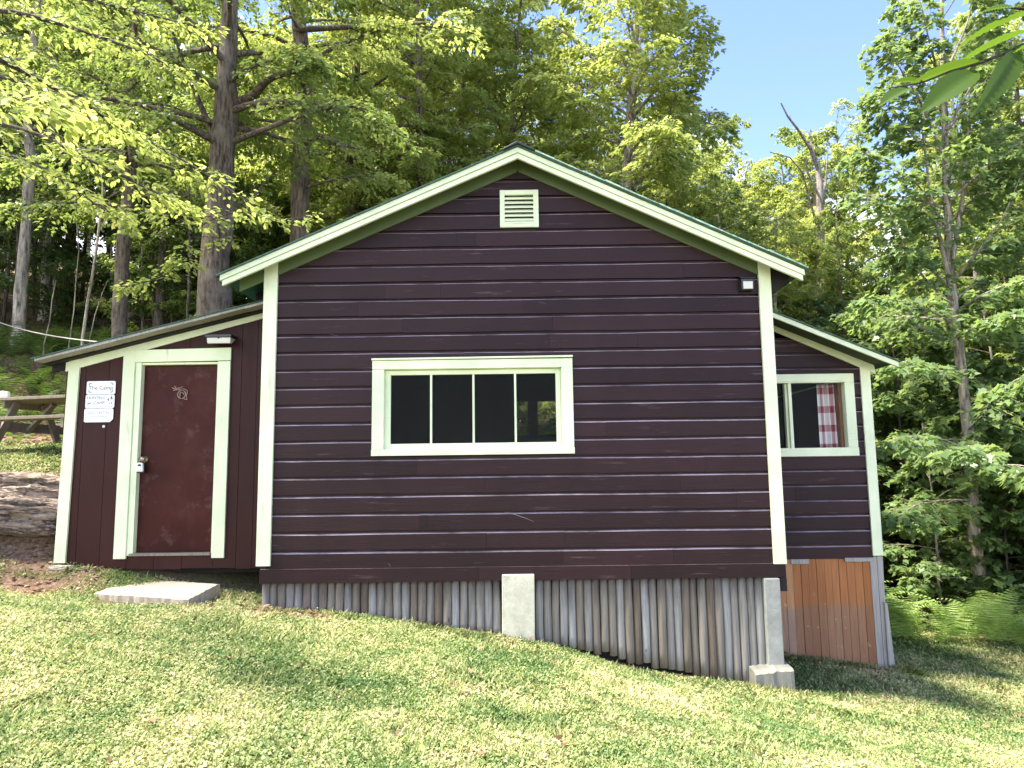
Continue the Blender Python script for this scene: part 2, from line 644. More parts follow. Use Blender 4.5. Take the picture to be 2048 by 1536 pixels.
M['leaf_sun'] = leaf_mat('yellow_green_leaves', (0.15, 0.205, 0.045), (0.34, 0.395, 0.105), (0.60, 0.53, 0.20), (0.56, 0.64, 0.15), .55, .86, .4)
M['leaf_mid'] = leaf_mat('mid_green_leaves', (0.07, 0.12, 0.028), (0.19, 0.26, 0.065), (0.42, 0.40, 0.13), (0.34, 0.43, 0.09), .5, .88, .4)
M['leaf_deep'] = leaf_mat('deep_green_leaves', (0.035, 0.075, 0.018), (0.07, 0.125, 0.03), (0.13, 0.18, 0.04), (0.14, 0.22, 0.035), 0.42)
M['leaf_cool'] = leaf_mat('cool_green_maple_leaves', (0.07, 0.13, 0.05), (0.16, 0.245, 0.09), (0.32, 0.38, 0.15), (0.32, 0.42, 0.10), 0.5, .88, .38)
M['leaf_near'] = leaf_mat('near_beech_leaf', (0.05, 0.10, 0.012), (0.06, 0.115, 0.014), (0.07, 0.13, 0.016), (0.10, 0.17, 0.012), 0.55)
M['fern'] = leaf_mat('fern_green', (0.20, 0.33, 0.08), (0.36, 0.50, 0.15), (0.50, 0.55, 0.20), (0.45, 0.60, 0.14), 0.45)
M['fern_dark'] = leaf_mat('deep_fern_green', (0.06, 0.11, 0.02), (0.10, 0.17, 0.03), (0.17, 0.22, 0.05), (0.16, 0.24, 0.04), 0.4)


def bark(name, c, patch, scale=1.0):
    m, t, p, _ = mat_new(name)
    oc = obj_coord(t)
    g = noise(t, oc, 3.6 * scale, 10, 0.75, (6, 6, 1.0))
    b = noise(t, oc, 2.3, 4, 0.6)
    a = ramp(t, g, [(0.38, tuple(x * 0.15 for x in c)), (0.5, c), (0.66, tuple(min(1, x * 2.2) for x in c))])
    a = mix(t, ramp(t, b, [(0.5, (0, 0, 0)), (0.66, (0.8, 0.8, 0.8))]), a, patch)
    t.links.new(a, p.inputs['Base Color'])
    p.inputs['Roughness'].default_value = 0.9
    bump(t, p, g, 1.0, 0.08)
    return m


M['bark_rough'] = bark('rough_grey_brown_bark', (0.135, 0.10, 0.07), (0.24, 0.20, 0.15))
M['bark_dark'] = bark('dark_bark', (0.085, 0.065, 0.048), (0.13, 0.12, 0.08))
M['bark_pale'] = bark('pale_smooth_bark', (0.33, 0.28, 0.22), (0.42, 0.38, 0.32), 0.5)
M['bark_snag'] = bark('bleached_dead_wood', (0.24, 0.20, 0.165), (0.40, 0.36, 0.31))


def plaid():
    m, t, p, _ = mat_new('red_white_plaid_cloth')
    oc = obj_coord(t)
    s = t.nodes.new("ShaderNodeSeparateXYZ")
    t.links.new(oc, s.inputs[0])

    def stripes(v, freq, lo):
        f = mth(t, 'FRACT', mth(t, 'MULTIPLY', v, freq))
        return mth(t, 'LESS_THAN', f, lo)
    vx = stripes(s.outputs['X'], 9.0, 0.38)
    vz = stripes(s.outputs['Z'], 4.2, 0.36)
    k = mth(t, 'MULTIPLY', mth(t, 'ADD', vx, vz), 0.5)
    a = ramp(t, k, [(0.0, (0.80, 0.76, 0.74)), (0.5, (0.55, 0.30, 0.31)), (1.0, (0.26, 0.03, 0.045))])
    t.links.new(a, p.inputs['Base Color'])
    p.inputs['Roughness'].default_value = 0.9
    return m


M['plaid'] = plaid()

# ------------------------------------------------------------------ terrain
CTRL = np.array([
    (0, 0, 0), (-3, 0, .22), (3, 0, -.28), (0, 3.6, -.05), (-3, 3.6, .22), (3, 3.6, -.42), (6, 3, -.75), (-6, 3, .50),
    (-2.55, 7.1, .17), (-1.3, 7.1, .04), (-.15, 7.1, -.14), (.45, 7.1, -.25), (1.2, 7.1, -.46), (1.8, 7.1, -.57), (2.6, 7.1, -.68),
    (3.14, 8.8, -.76), (4.46, 8.8, -.97), (5.6, 8.8, -1.1), (4.2, 6.4, -.86), (6, 6, -1.05), (8, 6, -1.2),
    (-4.9, 7.5, .44), (-3.8, 7.5, .33), (-2.9, 7.5, .19), (-4.9, 6.2, .45), (-3.1, 6.3, .27), (-4.0, 6.4, .33), (-2.75, 6.9, .24), (-6.2, 6.8, .62), (-8, 6.5, .85),
    (-5.4, 8.0, .80), (-6.4, 8.0, .95), (-5.2, 8.7, 1.50), (-6.2, 8.7, 1.58), (-7.6, 8.7, 1.66), (-5, 9.6, 1.72), (-7, 9.6, 1.80), (-9, 9.6, 2.0),
    (-4, 11.5, 1.75), (-7, 12, 2.2), (-9, 12, 2.6), (-6, 15, 3.2), (-8.5, 15, 3.9), (-11, 15, 4.3),
    (-8, 18, 4.6), (-12, 18, 5.2), (-16, 18, 5.6), (-8, 22, 5.9), (-14, 22, 6.7), (-10, 30, 8.3), (-20, 30, 9.6), (-5, 18, 3.6), (-4, 24, 4.6),
    (0, 12, .3), (0, 20, 1.4), (0, 30, 3), (3, 12, -.6), (5.5, 12, -1.25), (8, 11, -1.32), (8, 15, -1.25), (6, 20, -.9), (12, 20, -1.3),
    (12, 11, -1.7), (20, 30, -1), (10, 35, 0.2), (12, 3, -1.7), (60, 70, 2), (-60, 70, 30), (0, 70, 10), (-60, 0, 10), (60, 0, -6), (0, -30, -1), (-60, -40, 4), (60, -40, -8),
    (-14, 10, 3.2), (-14, 2, 1.7)], float)


def tps_k(r2):
    return 0.5 * r2 * np.log(r2 + 1e-9)


_n = len(CTRL)
_d2 = ((CTRL[:, None, :2] - CTRL[None, :, :2]) ** 2).sum(-1)
_K = tps_k(_d2) + np.eye(_n) * 0.02
_P = np.c_[np.ones(_n), CTRL[:, :2]]
_A = np.zeros((_n + 3, _n + 3))
_A[:_n, :_n] = _K
_A[:_n, _n:] = _P
_A[_n:, :_n] = _P.T
_W = np.linalg.solve(_A, np.r_[CTRL[:, 2], 0, 0, 0])


def gz(x, y):
    x = np.asarray(x, float)
    y = np.asarray(y, float)
    sh = np.broadcast(x, y).shape
    X = np.broadcast_to(x, sh).ravel()
    Y = np.broadcast_to(y, sh).ravel()
    out = np.empty(len(X))
    for i in range(0, len(X), 20000):
        a, b = X[i:i + 20000], Y[i:i + 20000]
        r2 = (a[:, None] - CTRL[None, :, 0]) ** 2 + (b[:, None] - CTRL[None, :, 1]) ** 2
        out[i:i + 20000] = tps_k(r2) @ _W[:_n] + _W[_n] + _W[_n + 1] * a + _W[_n + 2] * b
    out += 0.018 * np.sin(X * 2.3 + 1.1 * np.sin(Y * 1.7)) * np.cos(Y * 2.9 + X)
    return out.reshape(sh) if sh else float(out[0])


def smooth01(v, a, b):
    k = np.clip((v - a) / (b - a), 0, 1)
    return k * k * (3 - 2 * k)


def lawn_mask(x, y):
    """1 on the mown lawn, 0 on the forest floor"""
    x = np.asarray(x, float)
    y = np.asarray(y, float)
    wob = 0.35 * np.sin(x * 1.7) + 0.2 * np.sin(x * 4.1 + 1)
    right = 1 - smooth01(y + wob, 11.5, 12.4)
    left = 1 - smooth01(y + wob * 0.6, 9.9, 10.8)
    k = smooth01(x, -2, 2)
    m = left * (1 - k) + right * k
    # bare soil by the left corner and under the rocks
    for cx, cy, r in ((-4.9, 7.35, .75), (-6.0, 7.5, .9), (-5.4, 7.9, .6), (-2.2, 6.95, .45), (-6.8, 7.4, .8)):
        d = np.hypot(x - cx, (y - cy) * 1.5) + 0.12 * np.sin(9 * x + 5 * y)
        m = m * smooth01(d, r * 0.45, r * 1.1)
    return np.clip(m, 0, 1)


def axis_pts(lo, hi, fine_lo, fine_hi, step, grow=1.12):
    a = list(np.arange(fine_lo, fine_hi, step))
    s = step
    x = a[0]
    pre = []
    while x > lo:
        s *= grow
        x -= s
        pre.append(x)
    s = step
    x = a[-1]
    while x < hi:
        s *= grow
        x += s
        a.append(x)
    return np.array(pre[::-1] + a)


gx = axis_pts(-160, 160, -9, 9, 0.09)
gy = axis_pts(-120, 200, 1.5, 13, 0.09)
GX, GY = np.meshgrid(gx, gy, indexing='ij')
GZ = gz(GX, GY)
far = smooth01(np.hypot(GX, GY), 60, 110)
GZ = GZ * (1 - far) + np.clip(GZ, -8, 12) * far
nx_, ny_ = GX.shape
ii, jj = np.meshgrid(np.arange(nx_ - 1), np.arange(ny_ - 1), indexing='ij')
Q = np.stack([ii * ny_ + jj, (ii + 1) * ny_ + jj, (ii + 1) * ny_ + jj + 1, ii * ny_ + jj + 1], -1).reshape(-1, 4)
gme = mesh_np('ground', np.stack([GX, GY, GZ], -1).reshape(-1, 3), Q.ravel(), np.arange(len(Q)) * 4, np.full(len(Q), 4), True)
ca = gme.attributes.new('lawn', 'FLOAT', 'POINT')
ca.data.foreach_set('value', lawn_mask(GX, GY).astype(np.float32).ravel())


def ground_mat():
    m, t, p, _ = mat_new('lawn_and_forest_floor')
    oc = obj_coord(t)
    at_ = t.nodes.new("ShaderNodeAttribute")
    at_.attribute_name = 'lawn'
    n = noise(t, oc, 1.1, 6, 0.6)
    n2 = noise(t, oc, 26, 6, 0.7)
    soil = ramp(t, n2, [(0.3, (0.06, 0.04, 0.022)), (0.5, (0.17, 0.11, 0.07)), (0.7, (0.33, 0.24, 0.17))])
    green = ramp(t, n, [(0.35, (0.05, 0.06, 0.02)), (0.65, (0.12, 0.10, 0.05))])
    green = mix(t, 0.5, green, ramp(t, n2, [(0.3, (0.02, 0.025, 0.01)), (0.7, (0.24, 0.20, 0.11))]))
    t.links.new(mix(t, at_.outputs['Fac'], soil, green), p.inputs['Base Color'])
    p.inputs['Roughness'].default_value = 1.0
    p.inputs['Specular IOR Level'].default_value = 0.1
    bump(t, p, n2, 0.8, 0.03)
    return m


g_ob = link('ground', gme, ground_mat())
tag(g_ob, 'mown lawn sloping down to the right and leaf-littered forest floor', kind='structure')


# ------------------------------------------------------------------ grass
def patch_noise(x, y, s):
    return (np.sin(x * 1.9 * s + 2.0 * np.sin(y * 1.3 * s)) * np.cos(y * 2.3 * s + 1.3 * np.sin(x * 1.1 * s + .7))
            + 0.6 * np.sin(x * 5.1 * s + y * 3.7 * s + 1.9) * np.cos(y * 4.7 * s - x * 2.1 * s)) / 1.6


def under_cabin(x, y):
    a = (x > -2.62) & (x < 2.62) & (y > 7.16)
    b = (x > -4.98) & (x <= -2.62) & (y > 7.72)
    c = (x >= 2.62) & (x < 4.5) & (y > 8.83)
    s = (x > -4.0 + (6.9 - y) * 0.3) & (x < -2.9) & (y > 6.62) & (y < 7.2)
    return a | b | c | s


def grass_points(n, seed):
    r = rng(seed)
    # sample in distance with more points near the camera
    u = r.random(n)
    y = 2.9 * (13.0 / 2.9) ** u
    half = 0.76 * y + 1.5
    x = (r.random(n) * 2 - 1) * half
    k = (lawn_mask(x, y) > r.random(n) * 0.9) & ~under_cabin(x, y)
    x, y = x[k], y[k]
    bare = patch_noise(x, y, 1.0) > 0.50
    k = ~bare | (r.random(len(x)) < 0.38)
    return x[k], y[k]


def grass_mat():
    m = bpy.data.materials.new('lawn_grass_blades')
    m.use_nodes = True
    t = m.node_tree
    t.nodes.clear()
    out = t.nodes.new("ShaderNodeOutputMaterial")
    p = t.nodes.new("ShaderNodeBsdfPrincipled")
    oc = obj_coord(t)
    n = noise(t, oc, 0.9, 5, 0.6)
    n2 = noise(t, oc, 5.0, 4, 0.6)
    isl = island(t)
    k = mth(t, 'MULTIPLY_ADD', isl, 0.42, mth(t, 'MULTIPLY_ADD', n, 1.25, mth(t, 'MULTIPLY_ADD', n2, 0.75, -0.76)))
    col = ramp(t, k, [(0.20, (0.09, 0.165, 0.045)), (0.40, (0.235, 0.30, 0.10)), (0.58, (0.41, 0.425, 0.17)), (0.76, (0.58, 0.51, 0.28)), (0.94, (0.62, 0.48, 0.34))])
    t.links.new(col, p.inputs['Base Color'])
    p.inputs['Roughness'].default_value = 0.55
    p.inputs['Specular IOR Level'].default_value = 0.3
    tr = t.nodes.new("ShaderNodeBsdfTranslucent")
    t.links.new(col, tr.inputs[0])
    mx = t.nodes.new("ShaderNodeMixShader")
    mx.inputs[0].default_value = 0.35
    t.links.new(p.outputs[0], mx.inputs[1])
    t.links.new(tr.outputs[0], mx.inputs[2])
    t.links.new(mx.outputs[0], out.inputs[0])
    return m


def unit(v):
    return v / (np.linalg.norm(v, axis=-1, keepdims=True) + 1e-9)


def blades(n, seed):
    r = rng(seed)
    x, y = grass_points(n, seed)
    z = gz(x, y)
    m = len(x)
    P = np.stack([x, y, z - 0.004], -1)
    a = r.random(m) * 2 * np.pi
    lean = 0.45 + 0.95 * r.random(m)
    hgt = (0.016 + 0.026 * r.random(m) ** 1.6) * (1 + 0.35 * patch_noise(x, y, 2.2)) * (0.85 + y * 0.05)
    w = (0.0022 + 0.002 * r.random(m)) * (0.8 + y * 0.16)
    D = np.stack([np.cos(a) * np.sin(lean), np.sin(a) * np.sin(lean), np.cos(lean)], -1)
    S = np.stack([-np.sin(a), np.cos(a), np.zeros(m)], -1)
    tip = P + D * hgt[:, None] * 1.6
    mid = P + D * hgt[:, None] * 0.75 + np.array([0, 0, 1]) * (hgt * 0.22)[:, None]
    V = np.stack([P - S * w[:, None], P + S * w[:, None], mid + S * w[:, None] * .9, tip, mid - S * w[:, None] * .9], 1)
    return V.reshape(-1, 3)


def clover(n, seed):
    r = rng(seed)
    x, y = grass_points(n, seed)
    k = patch_noise(x + 3, y + 1, 1.3) > -0.35
    x, y = x[k], y[k]
    m = len(x)
    z = gz(x, y) + 0.006 + 0.030 * r.random(m)
    P = np.stack([x, y, z], -1)
    a = r.random(m) * 2 * np.pi
    D = np.stack([np.cos(a), np.sin(a), 0.9 * (r.random(m) - .4)], -1)
    N = unit(np.stack([r.normal(0, .75, m), r.normal(0, .75, m), np.ones(m)], -1))
    D = unit(D - N * (D * N).sum(-1, keepdims=True))
    S = np.cross(N, D)
    s = ((0.007 + 0.013 * r.random(m)) * (0.8 + y * 0.07))[:, None]
    V = np.stack([P, P + D * s * .5 + S * s * .42, P + D * s * 1.05 + S * s * .12, P + D * s * 1.05 - S * s * .12, P + D * s * .5 - S * s * .42], 1)
    return V.reshape(-1, 3)


gm = mesh_same('lawn_grass', np.concatenate([blades(390000, 1), clover(640000, 2)]), 5)
g = link('lawn_grass', gm, grass_mat())
tag(g, 'short yellow-green lawn grass and clover in front of the cabin', 'grass', kind='stuff')


# long grass tufts against the footings and posts
def tufts(spots, seed):
    r = rng(seed)
    out = []
    for x0, x1, y0, n, hh in spots:
        x = x0 + (x1 - x0) * r.random(n)
        y = y0 + r.normal(0, .035, n)
        z = gz(x, y)
        a = r.random(n) * 2 * np.pi
        lean = 0.15 + 0.75 * r.random(n)
        L = hh * (0.35 + 0.75 * r.random(n))
        w = 0.003
        P = np.stack([x, y, z - 0.01], -1)
        D = np.stack([np.cos(a) * np.sin(lean), np.sin(a) * np.sin(lean), np.cos(lean)], -1)
        S = np.stack([-np.sin(a), np.cos(a), 0 * a], -1) * w
        tip = P + D * L[:, None] * 1.1 - np.array([0, 0, 1]) * (L * .15)[:, None]
        mid = P + D * L[:, None] * .5 + np.array([0, 0, 1]) * (L * .1)[:, None]
        out.append(np.stack([P - S, P + S, mid + S, tip, mid - S], 1).reshape(-1, 3))
    return np.concatenate(out)


tm = mesh_same('long_grass', tufts([(-2.6, -.2, 7.05, 1300, .07), (-.2, 2.3, 7.0, 900, .06), (2.1, 2.75, 6.98, 700, .10), (2.7, 4.6, 8.70, 2200, .11),
                                    (-4.0, -3.55, 6.40, 500, .05), (-3.6, -3.05, 6.29, 600, .05), (-3.05, -2.6, 6.6, 500, .07), (4.45, 4.75, 8.75, 400, .15), (-5.2, -4.7, 7.5, 200, .07)], 5), 5)
tag(link('long_grass', tm, g.data.materials[0]), 'longer grass tufts growing against the cabin footings', 'grass', kind='stuff')

# ------------------------------------------------------------------ the cabin
MY = 7.20          # front face of the gable wall
LY = 7.72          # front face of the left lean-to
RY = 8.85          # front face of the right wing
BY = 13.0          # back wall
cabin = empty('cabin', (0.0, MY, 0.4), 'dark brown clapboard cabin with pale green trim, gable front and two lean-tos', 'cabin')
R_ = rng(11)
APX, APZ = 0.062, 4.785
SL, SR = 0.4335, 0.466


def roof_z(x):
    return APZ - (APX - x) * SL if x < APX else APZ - (x - APX) * SR


def roof_x(z, side):
    return APX - (APZ - z) / SL if side < 0 else APX + (APZ - z) / SR


def siding_rows(mb, y, rows, xl, xr, cuts, joints, seed, step=0.182):
    """rows: bottom heights; xl/xr: functions of height giving the ends; cuts: (x0,x1,z0,z1) openings"""
    r = rng(seed)
    for z0 in rows:
        z1 = z0 + step
        dy = r.normal(0, 0.0012)
        dz = r.normal(0, 0.0012)
        prof = [(0, z0 + .001), (0, z1 - .036), (.003, z1 - .032), (.012, z1 - .026), (.028, z1 - .022), (.028, z1 + .008), (.040, z1 + .008), (.040, z0 + .001)]
        ends = [(None, None)]
        segs = []
        ls, rs = [xl(p[1]) for p in prof], [xr(p[1]) for p in prof]
        brk = []
        for c in cuts:
            if c[2] < z1 - .02 and c[3] > z0 + .02:
                brk.append((c[0], c[1]))
        spans = []
        cur = None
        for b in sorted(brk):
            spans.append((cur, b[0]))
            cur = b[1]
        spans.append((cur, None))
        for a, b in spans:
            lo = a if a is not None else max(ls)
            hi = b if b is not None else min(rs)
            js = sorted([j for j in (lo + (hi - lo) * r.random(2) if hi - lo > 2.5 else [lo + (hi - lo) * r.random()] if r.random() < .35 else []) if lo + .3 < j < hi - .3]) if joints else []
            pts = [a] + list(js) + [b]
            for k in range(len(pts) - 1):
                A, B = pts[k], pts[k + 1]
                ddy = dy + r.normal(0, 0.0007)
                n = 14 if True else 2
                # slight waviness along the board: cut in pieces along x
                LX = [(A + .0008 if A is not None else l) for l in ls]
                RX = [(B - .0008 if B is not None else q) for q in rs]
                m = max(1, int((max(RX) - min(LX)) / .22))
                ph = r.random() * 6
                vs = []
                for q in range(m + 1):
                    t = q / m
                    for i, (py, pz) in enumerate(prof):
                        x = LX[i] * (1 - t) + RX[i] * t
                        wv = 0.0022 * math.sin(x * 2.1 + ph) + 0.0012 * math.sin(x * 5.3 + 2 * ph)
                        vs.append((x, y + py + ddy, pz + dz + (wv if pz < z0 + .05 else -wv * .8)))
                np_ = len(prof)
                fs = [tuple(range(np_))[::-1], tuple(range(m * np_, (m + 1) * np_))]
                for q in range(m):
                    for i in range(np_):
                        j = (i + 1) % np_
                        fs.append((q * np_ + i, q * np_ + j, (q + 1) * np_ + j, (q + 1) * np_ + i)[::-1])
                mb.add(vs, [f[::-1] for f in fs])


wall = MB()
rows = [0.53 + .182 * k for k in range(23)]
xl = lambda z: max(-2.46, roof_x(z + .10, -1)) if z > 3.3 else -2.46
xr = lambda z: min(2.55, roof_x(z + .10, 1)) if z > 3.3 else 2.55
rows = [z for z in rows if z + .182 < 4.73]
siding_rows(wall, MY, rows, xl, xr, [(-1.38, .53, 1.66, 2.515), (-.11, .255, 4.03, 4.36)], True, 3)
# tongue of wall under the ridge
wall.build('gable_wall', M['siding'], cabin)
# bottom board in lengths, running past the corner
sk = MB()
for a, b, dz in ((-2.555, -1.32, 0.0), (-1.318, -.385, .002), (-.383, .165, .006), (.167, 1.13, .004), (1.132, 2.655, .005)):
    sk.box(a, b, MY - .006 - dz * .4, MY + .03, .392 + dz, .529)
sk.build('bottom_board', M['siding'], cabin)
bm_ = MB().box(2.50, 2.64, MY + .03, MY + .30, .30, .391)
bm_.box(2.60, 2.66, MY + .0, MY + .16, .26, .39)
bm_.build('sill_beam', M['dark_in'], cabin)

# corner boards
for x0, x1, zt in ((-2.585, -2.445, None), (2.535, 2.66, None)):
    zt0, zt1 = roof_z(x0) - .034, roof_z(x1) - .034
    MB().prism([(x0, .565 if x0 < 0 else .525), (x1, .565 if x0 < 0 else .525), (x1, zt1), (x0, zt0)], MY - .032, MY + .002).build('corner_board', M['trim'], cabin, .003)


# gable roof: sheet, barge boards, soffit
def slab(mb, x0, x1, t0, t1, y0, y1, nseg=1, jag=0, seed=0):
    r = rng(seed)
    for k in range(nseg):
        a = x0 + (x1 - x0) * k / nseg
        b = x0 + (x1 - x0) * (k + 1) / nseg
        j = r.random() * jag
        mb.prism([(a, roof_z(a) - t1), (b, roof_z(b) - t1), (b, roof_z(b) - t0), (a, roof_z(a) - t0)], y0 - j, y1)


rf = MB()
slab(rf, -2.985, APX, 0, .016, 6.925, BY + .45)
slab(rf, APX, 2.945, 0, .016, 6.925, BY + .45)
rf.build('roof', M['roof'], cabin)
cap = MB()
for k, (x0, x1) in enumerate(((APX - .15, APX), (APX, APX + .17))):
    cap.prism([(x0, roof_z(x0) + .002), (x1, roof_z(x1) + .002), (x1, roof_z(x1) + (.034 if k == 0 else .018)), (x0, roof_z(x0) + (.018 if k == 0 else .034))], 6.90, BY + .46)
cap.build('ridge_cap', M['tar'], cabin, .006)
# ragged shingle ends showing over the right rake
sh = MB()
r = rng(5)
x = APX + .18
while x < 2.92:
    w = .10 + .12 * r.random()
    x2 = min(x + w, 2.945)
    lift = .004 + .008 * r.random()
    sh.prism([(x, roof_z(x) + .002), (x2, roof_z(x2) + .002), (x2, roof_z(x2) + .006 + lift), (x, roof_z(x) + .010 + lift)], 6.915 - .012 * r.random(), 7.6)
    x = x2 + .002
sh.build('rake_shingles', M['shingle_green'], cabin)
bb = MB()
slab(bb, -2.95, APX, .017, .073, 6.945, 6.99)
slab(bb, -2.93, APX, .077, .131, 6.957, 6.99)
bb.build('barge_board', M['trim_x'], cabin, .002)
bb = MB()
slab(bb, APX, 2.92, .017, .073, 6.945, 6.99)
slab(bb, APX, 2.905, .077, .131, 6.957, 6.99)
bb.build('barge_board', M['trim_x'], cabin, .002)
so = MB()
slab(so, -2.90, APX - .001, .018, .032, 6.991, MY + .03)
slab(so, APX + .001, 2.88, .018, .032, 6.991, MY + .03)
so.build('soffit', M['dark_in'], cabin)
so = MB()
slab(so, -2.84, APX - .001, .034, .178, MY - .022, MY + .0005)
so.build('rake_frieze', M['soffit'], cabin, .002)
so = MB()
slab(so, APX + .001, 2.534, .034, .178, MY - .022, MY + .0005)
so.build('rake_frieze', M['soffit'], cabin, .002)
for yy in (7.75, 8.35, 8.95):
    for s in (-1, 1):
        xa, xb = (-2.88, -2.58) if s < 0 else (2.62, 2.86)
        rt = MB()
        rt.prism([(xa, roof_z(xa) - .13), (xb, roof_z(xb) - .17), (xb, roof_z(xb) - .034), (xa, roof_z(xa) - .034)], yy, yy + .05)
        rt.build('rafter_tail', M['dark_in'], cabin)
rt = MB()
rt.prism([(2.665, 3.27), (2.72, 3.27), (2.82, 3.36), (2.88, roof_z(2.88) - .034), (2.665, roof_z(2.665) - .034)], MY + .01, MY + .05)
rt.build('rafter_tail', M['dark_in'], cabin)

# side and back walls, inner lining (with the back window opening)
sw = MB()
sw.box(-2.56, -2.50, MY + .035, BY, .40, 3.40)
sw.box(2.58, 2.64, MY + .035, BY, .40, 3.38)
b0, b1 = at(1028, 803, BY), at(1150, 869, BY)
bx0, bx1, bz0, bz1 = b0[0], b1[0], b1[2], b0[2]
sw.box(-2.50, bx0, BY, BY + .08, .40, 3.40)
sw.box(bx1, 2.58, BY, BY + .08, .40, 3.40)
sw.box(bx0, bx1, BY, BY + .08, .40, bz0)
sw.box(bx0, bx1, BY, BY + .08, bz1, 3.40)
ml0, ml1 = at(1056, 803, BY)[0], at(1075, 803, BY)[0]
sw.box(ml0, ml1, BY + .01, BY + .07, bz0, bz1)
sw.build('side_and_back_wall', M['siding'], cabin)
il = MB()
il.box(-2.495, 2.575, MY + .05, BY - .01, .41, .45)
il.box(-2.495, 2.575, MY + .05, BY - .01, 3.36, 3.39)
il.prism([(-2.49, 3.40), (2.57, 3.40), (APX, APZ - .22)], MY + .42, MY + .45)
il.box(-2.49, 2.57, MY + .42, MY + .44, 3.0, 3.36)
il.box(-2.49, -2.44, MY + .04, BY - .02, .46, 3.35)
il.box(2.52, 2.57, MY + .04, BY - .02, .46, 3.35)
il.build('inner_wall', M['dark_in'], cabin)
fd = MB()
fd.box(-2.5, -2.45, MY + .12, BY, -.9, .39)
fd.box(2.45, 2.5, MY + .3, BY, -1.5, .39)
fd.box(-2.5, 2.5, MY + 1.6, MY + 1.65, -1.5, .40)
fd.build('added_crawl_space_panel', M['dark_in'], cabin)  # panels added to keep the space under the cabin dark

# gable vent
ve = MB()
vx0, vx1, vz0, vz1 = -.13, .275, 4.00, 4.405
ve.box(vx0, vx0 + .05, MY - .022, MY + .01, vz0, vz1)
ve.box(vx1 - .055, vx1, MY - .022, MY + .01, vz0, vz1)
ve.box(vx0 + .05, vx1 - .055, MY - .021, MY + .01, vz1 - .052, vz1 - .001)
ve.box(vx0 + .05, vx1 - .055, MY - .021, MY + .01, vz0 + .001, vz0 + .062)
vent = ve.build('gable_vent', M['trim_x'], cabin, .002)
sl = MB()
for k in range(6):
    zc = vz0 + .082 + k * .0465
    sl.add([(vx0 + .05, MY - .012, zc - .012), (vx1 - .055, MY - .012, zc - .012), (vx1 - .055, MY - .014, zc + .004), (vx0 + .05, MY - .014, zc + .004),
            (vx0 + .05, MY + .03, zc + .028), (vx1 - .055, MY + .03, zc + .028), (vx1 - .055, MY + .032, zc + .036), (vx0 + .05, MY + .032, zc + .036)],
           [(0, 1, 2, 3), (3, 2, 7, 6)[::1] if False else (3, 2, 6, 7), (4, 5, 1, 0), (4, 7, 6, 5)])
sl.build('slat', M['trim_x'], vent)
MB().box(vx0 + .03, vx1 - .03, MY + .05, MY + .06, vz0, vz1).build('vent_backing', M['black'], vent)

# main window
win = MB()
win.box(-1.452, -1.332, MY - .028, MY + .002, 1.702, 2.515)
win.box(.478, .592, MY - .028, MY + .002, 1.702, 2.525)
win.box(-1.452, .592, MY - .030, MY + .002, 2.516, 2.606)
win.box(-1.455, .596, MY - .034, MY + .002, 1.636, 1.700)
window = win.build('window', M['trim_x'], cabin, .003)
MB().prism([(-1.458, 2.608), (.598, 2.616), (.596, 2.634), (-1.456, 2.628)], MY - .052, MY + .002).build('drip_cap', M['trim_x'], window, .003)
jb = MB()
jb.box(-1.345, -1.330, MY + .003, MY + .13, 1.69, 2.53)
jb.box(.470, .485, MY + .003, MY + .13, 1.69, 2.53)
jb.box(-1.345, .485, MY + .003, MY + .13, 2.512, 2.53)
jb.box(-1.345, .485, MY + .003, MY + .13, 1.68, 1.698)
jb.build('jamb', M['trim_x'], window)
ss = MB()
ss.box(-1.329, -1.272, MY + .030, MY + .062, 1.70, 2.510)
ss.box(.420, .468, MY + .030, MY + .062, 1.70, 2.510)
ss.box(-1.272, .420, MY + .029, MY + .061, 2.462, 2.508)
ss.box(-1.272, .420, MY + .029, MY + .061, 1.701, 1.757)
for xm in (-.858, -.424, .005):
    ss.box(xm - .011, xm + .011, MY + .033, MY + .058, 1.757, 2.462)
ss.build('sash', M['trim_x'], window, .002)
for a, b in ((-1.272, -.869), (-.847, -.435), (-.413, -.006), (.016, .420)):
    MB().box(a, b, MY + .044, MY + .047, 1.757, 2.462).build('pane', M['glass'], window)

# mid pier, corner pier and its footing
pr = MB().add(*(lambda: ([(-.158, 7.13, -.35), (.165, 7.13, -.35), (.165, 7.4, -.35), (-.158, 7.4, -.35), (-.150, 7.14, .458), (.168, 7.13, .458), (.168, 7.195, .458), (-.150, 7.195, .458)],
                         [(0, 3, 2, 1), (4, 5, 6, 7), (0, 1, 5, 4), (1, 2, 6, 5), (2, 3, 7, 6), (3, 0, 4, 7)]))())
pr.build('pier', M['concrete'], cabin, .008)
p2 = MB().box(2.43, 2.585, 7.175, 7.42, -.50, .388)
pier2 = p2.build('pier', M['concrete_grey'], cabin, .01)
pier2['label'] = 'grey rough corner pier on a wider footing'
ft = MB()
r = rng(8)
N_ = 9
vs, fs = [], []
for i in range(N_ + 1):
    x_ = 2.25 + (2.62 - 2.25) * i / N_
    zt = -.455 + .005 * r.normal() + (.02 if i > 4 else 0)
    vs += [(x_, 7.03 + .006 * r.normal(), -.95), (x_, 7.03 + .006 * r.normal(), zt - .02), (x_, 7.07, zt), (x_, 7.40, zt + .02), (x_, 7.40, -.95)]
for i in range(N_):
    for k in range(5):
        fs.append((i * 5 + k, i * 5 + (k + 1) % 5, (i + 1) * 5 + (k + 1) % 5, (i + 1) * 5 + k)[::-1])
fs += [(0, 1, 2, 3, 4)[::-1], tuple(N_ * 5 + k for k in range(5))]
ft.add(vs, fs)
ft.build('footing', M['footing'], cabin)

# skirting of peeled poles
r = rng(21)


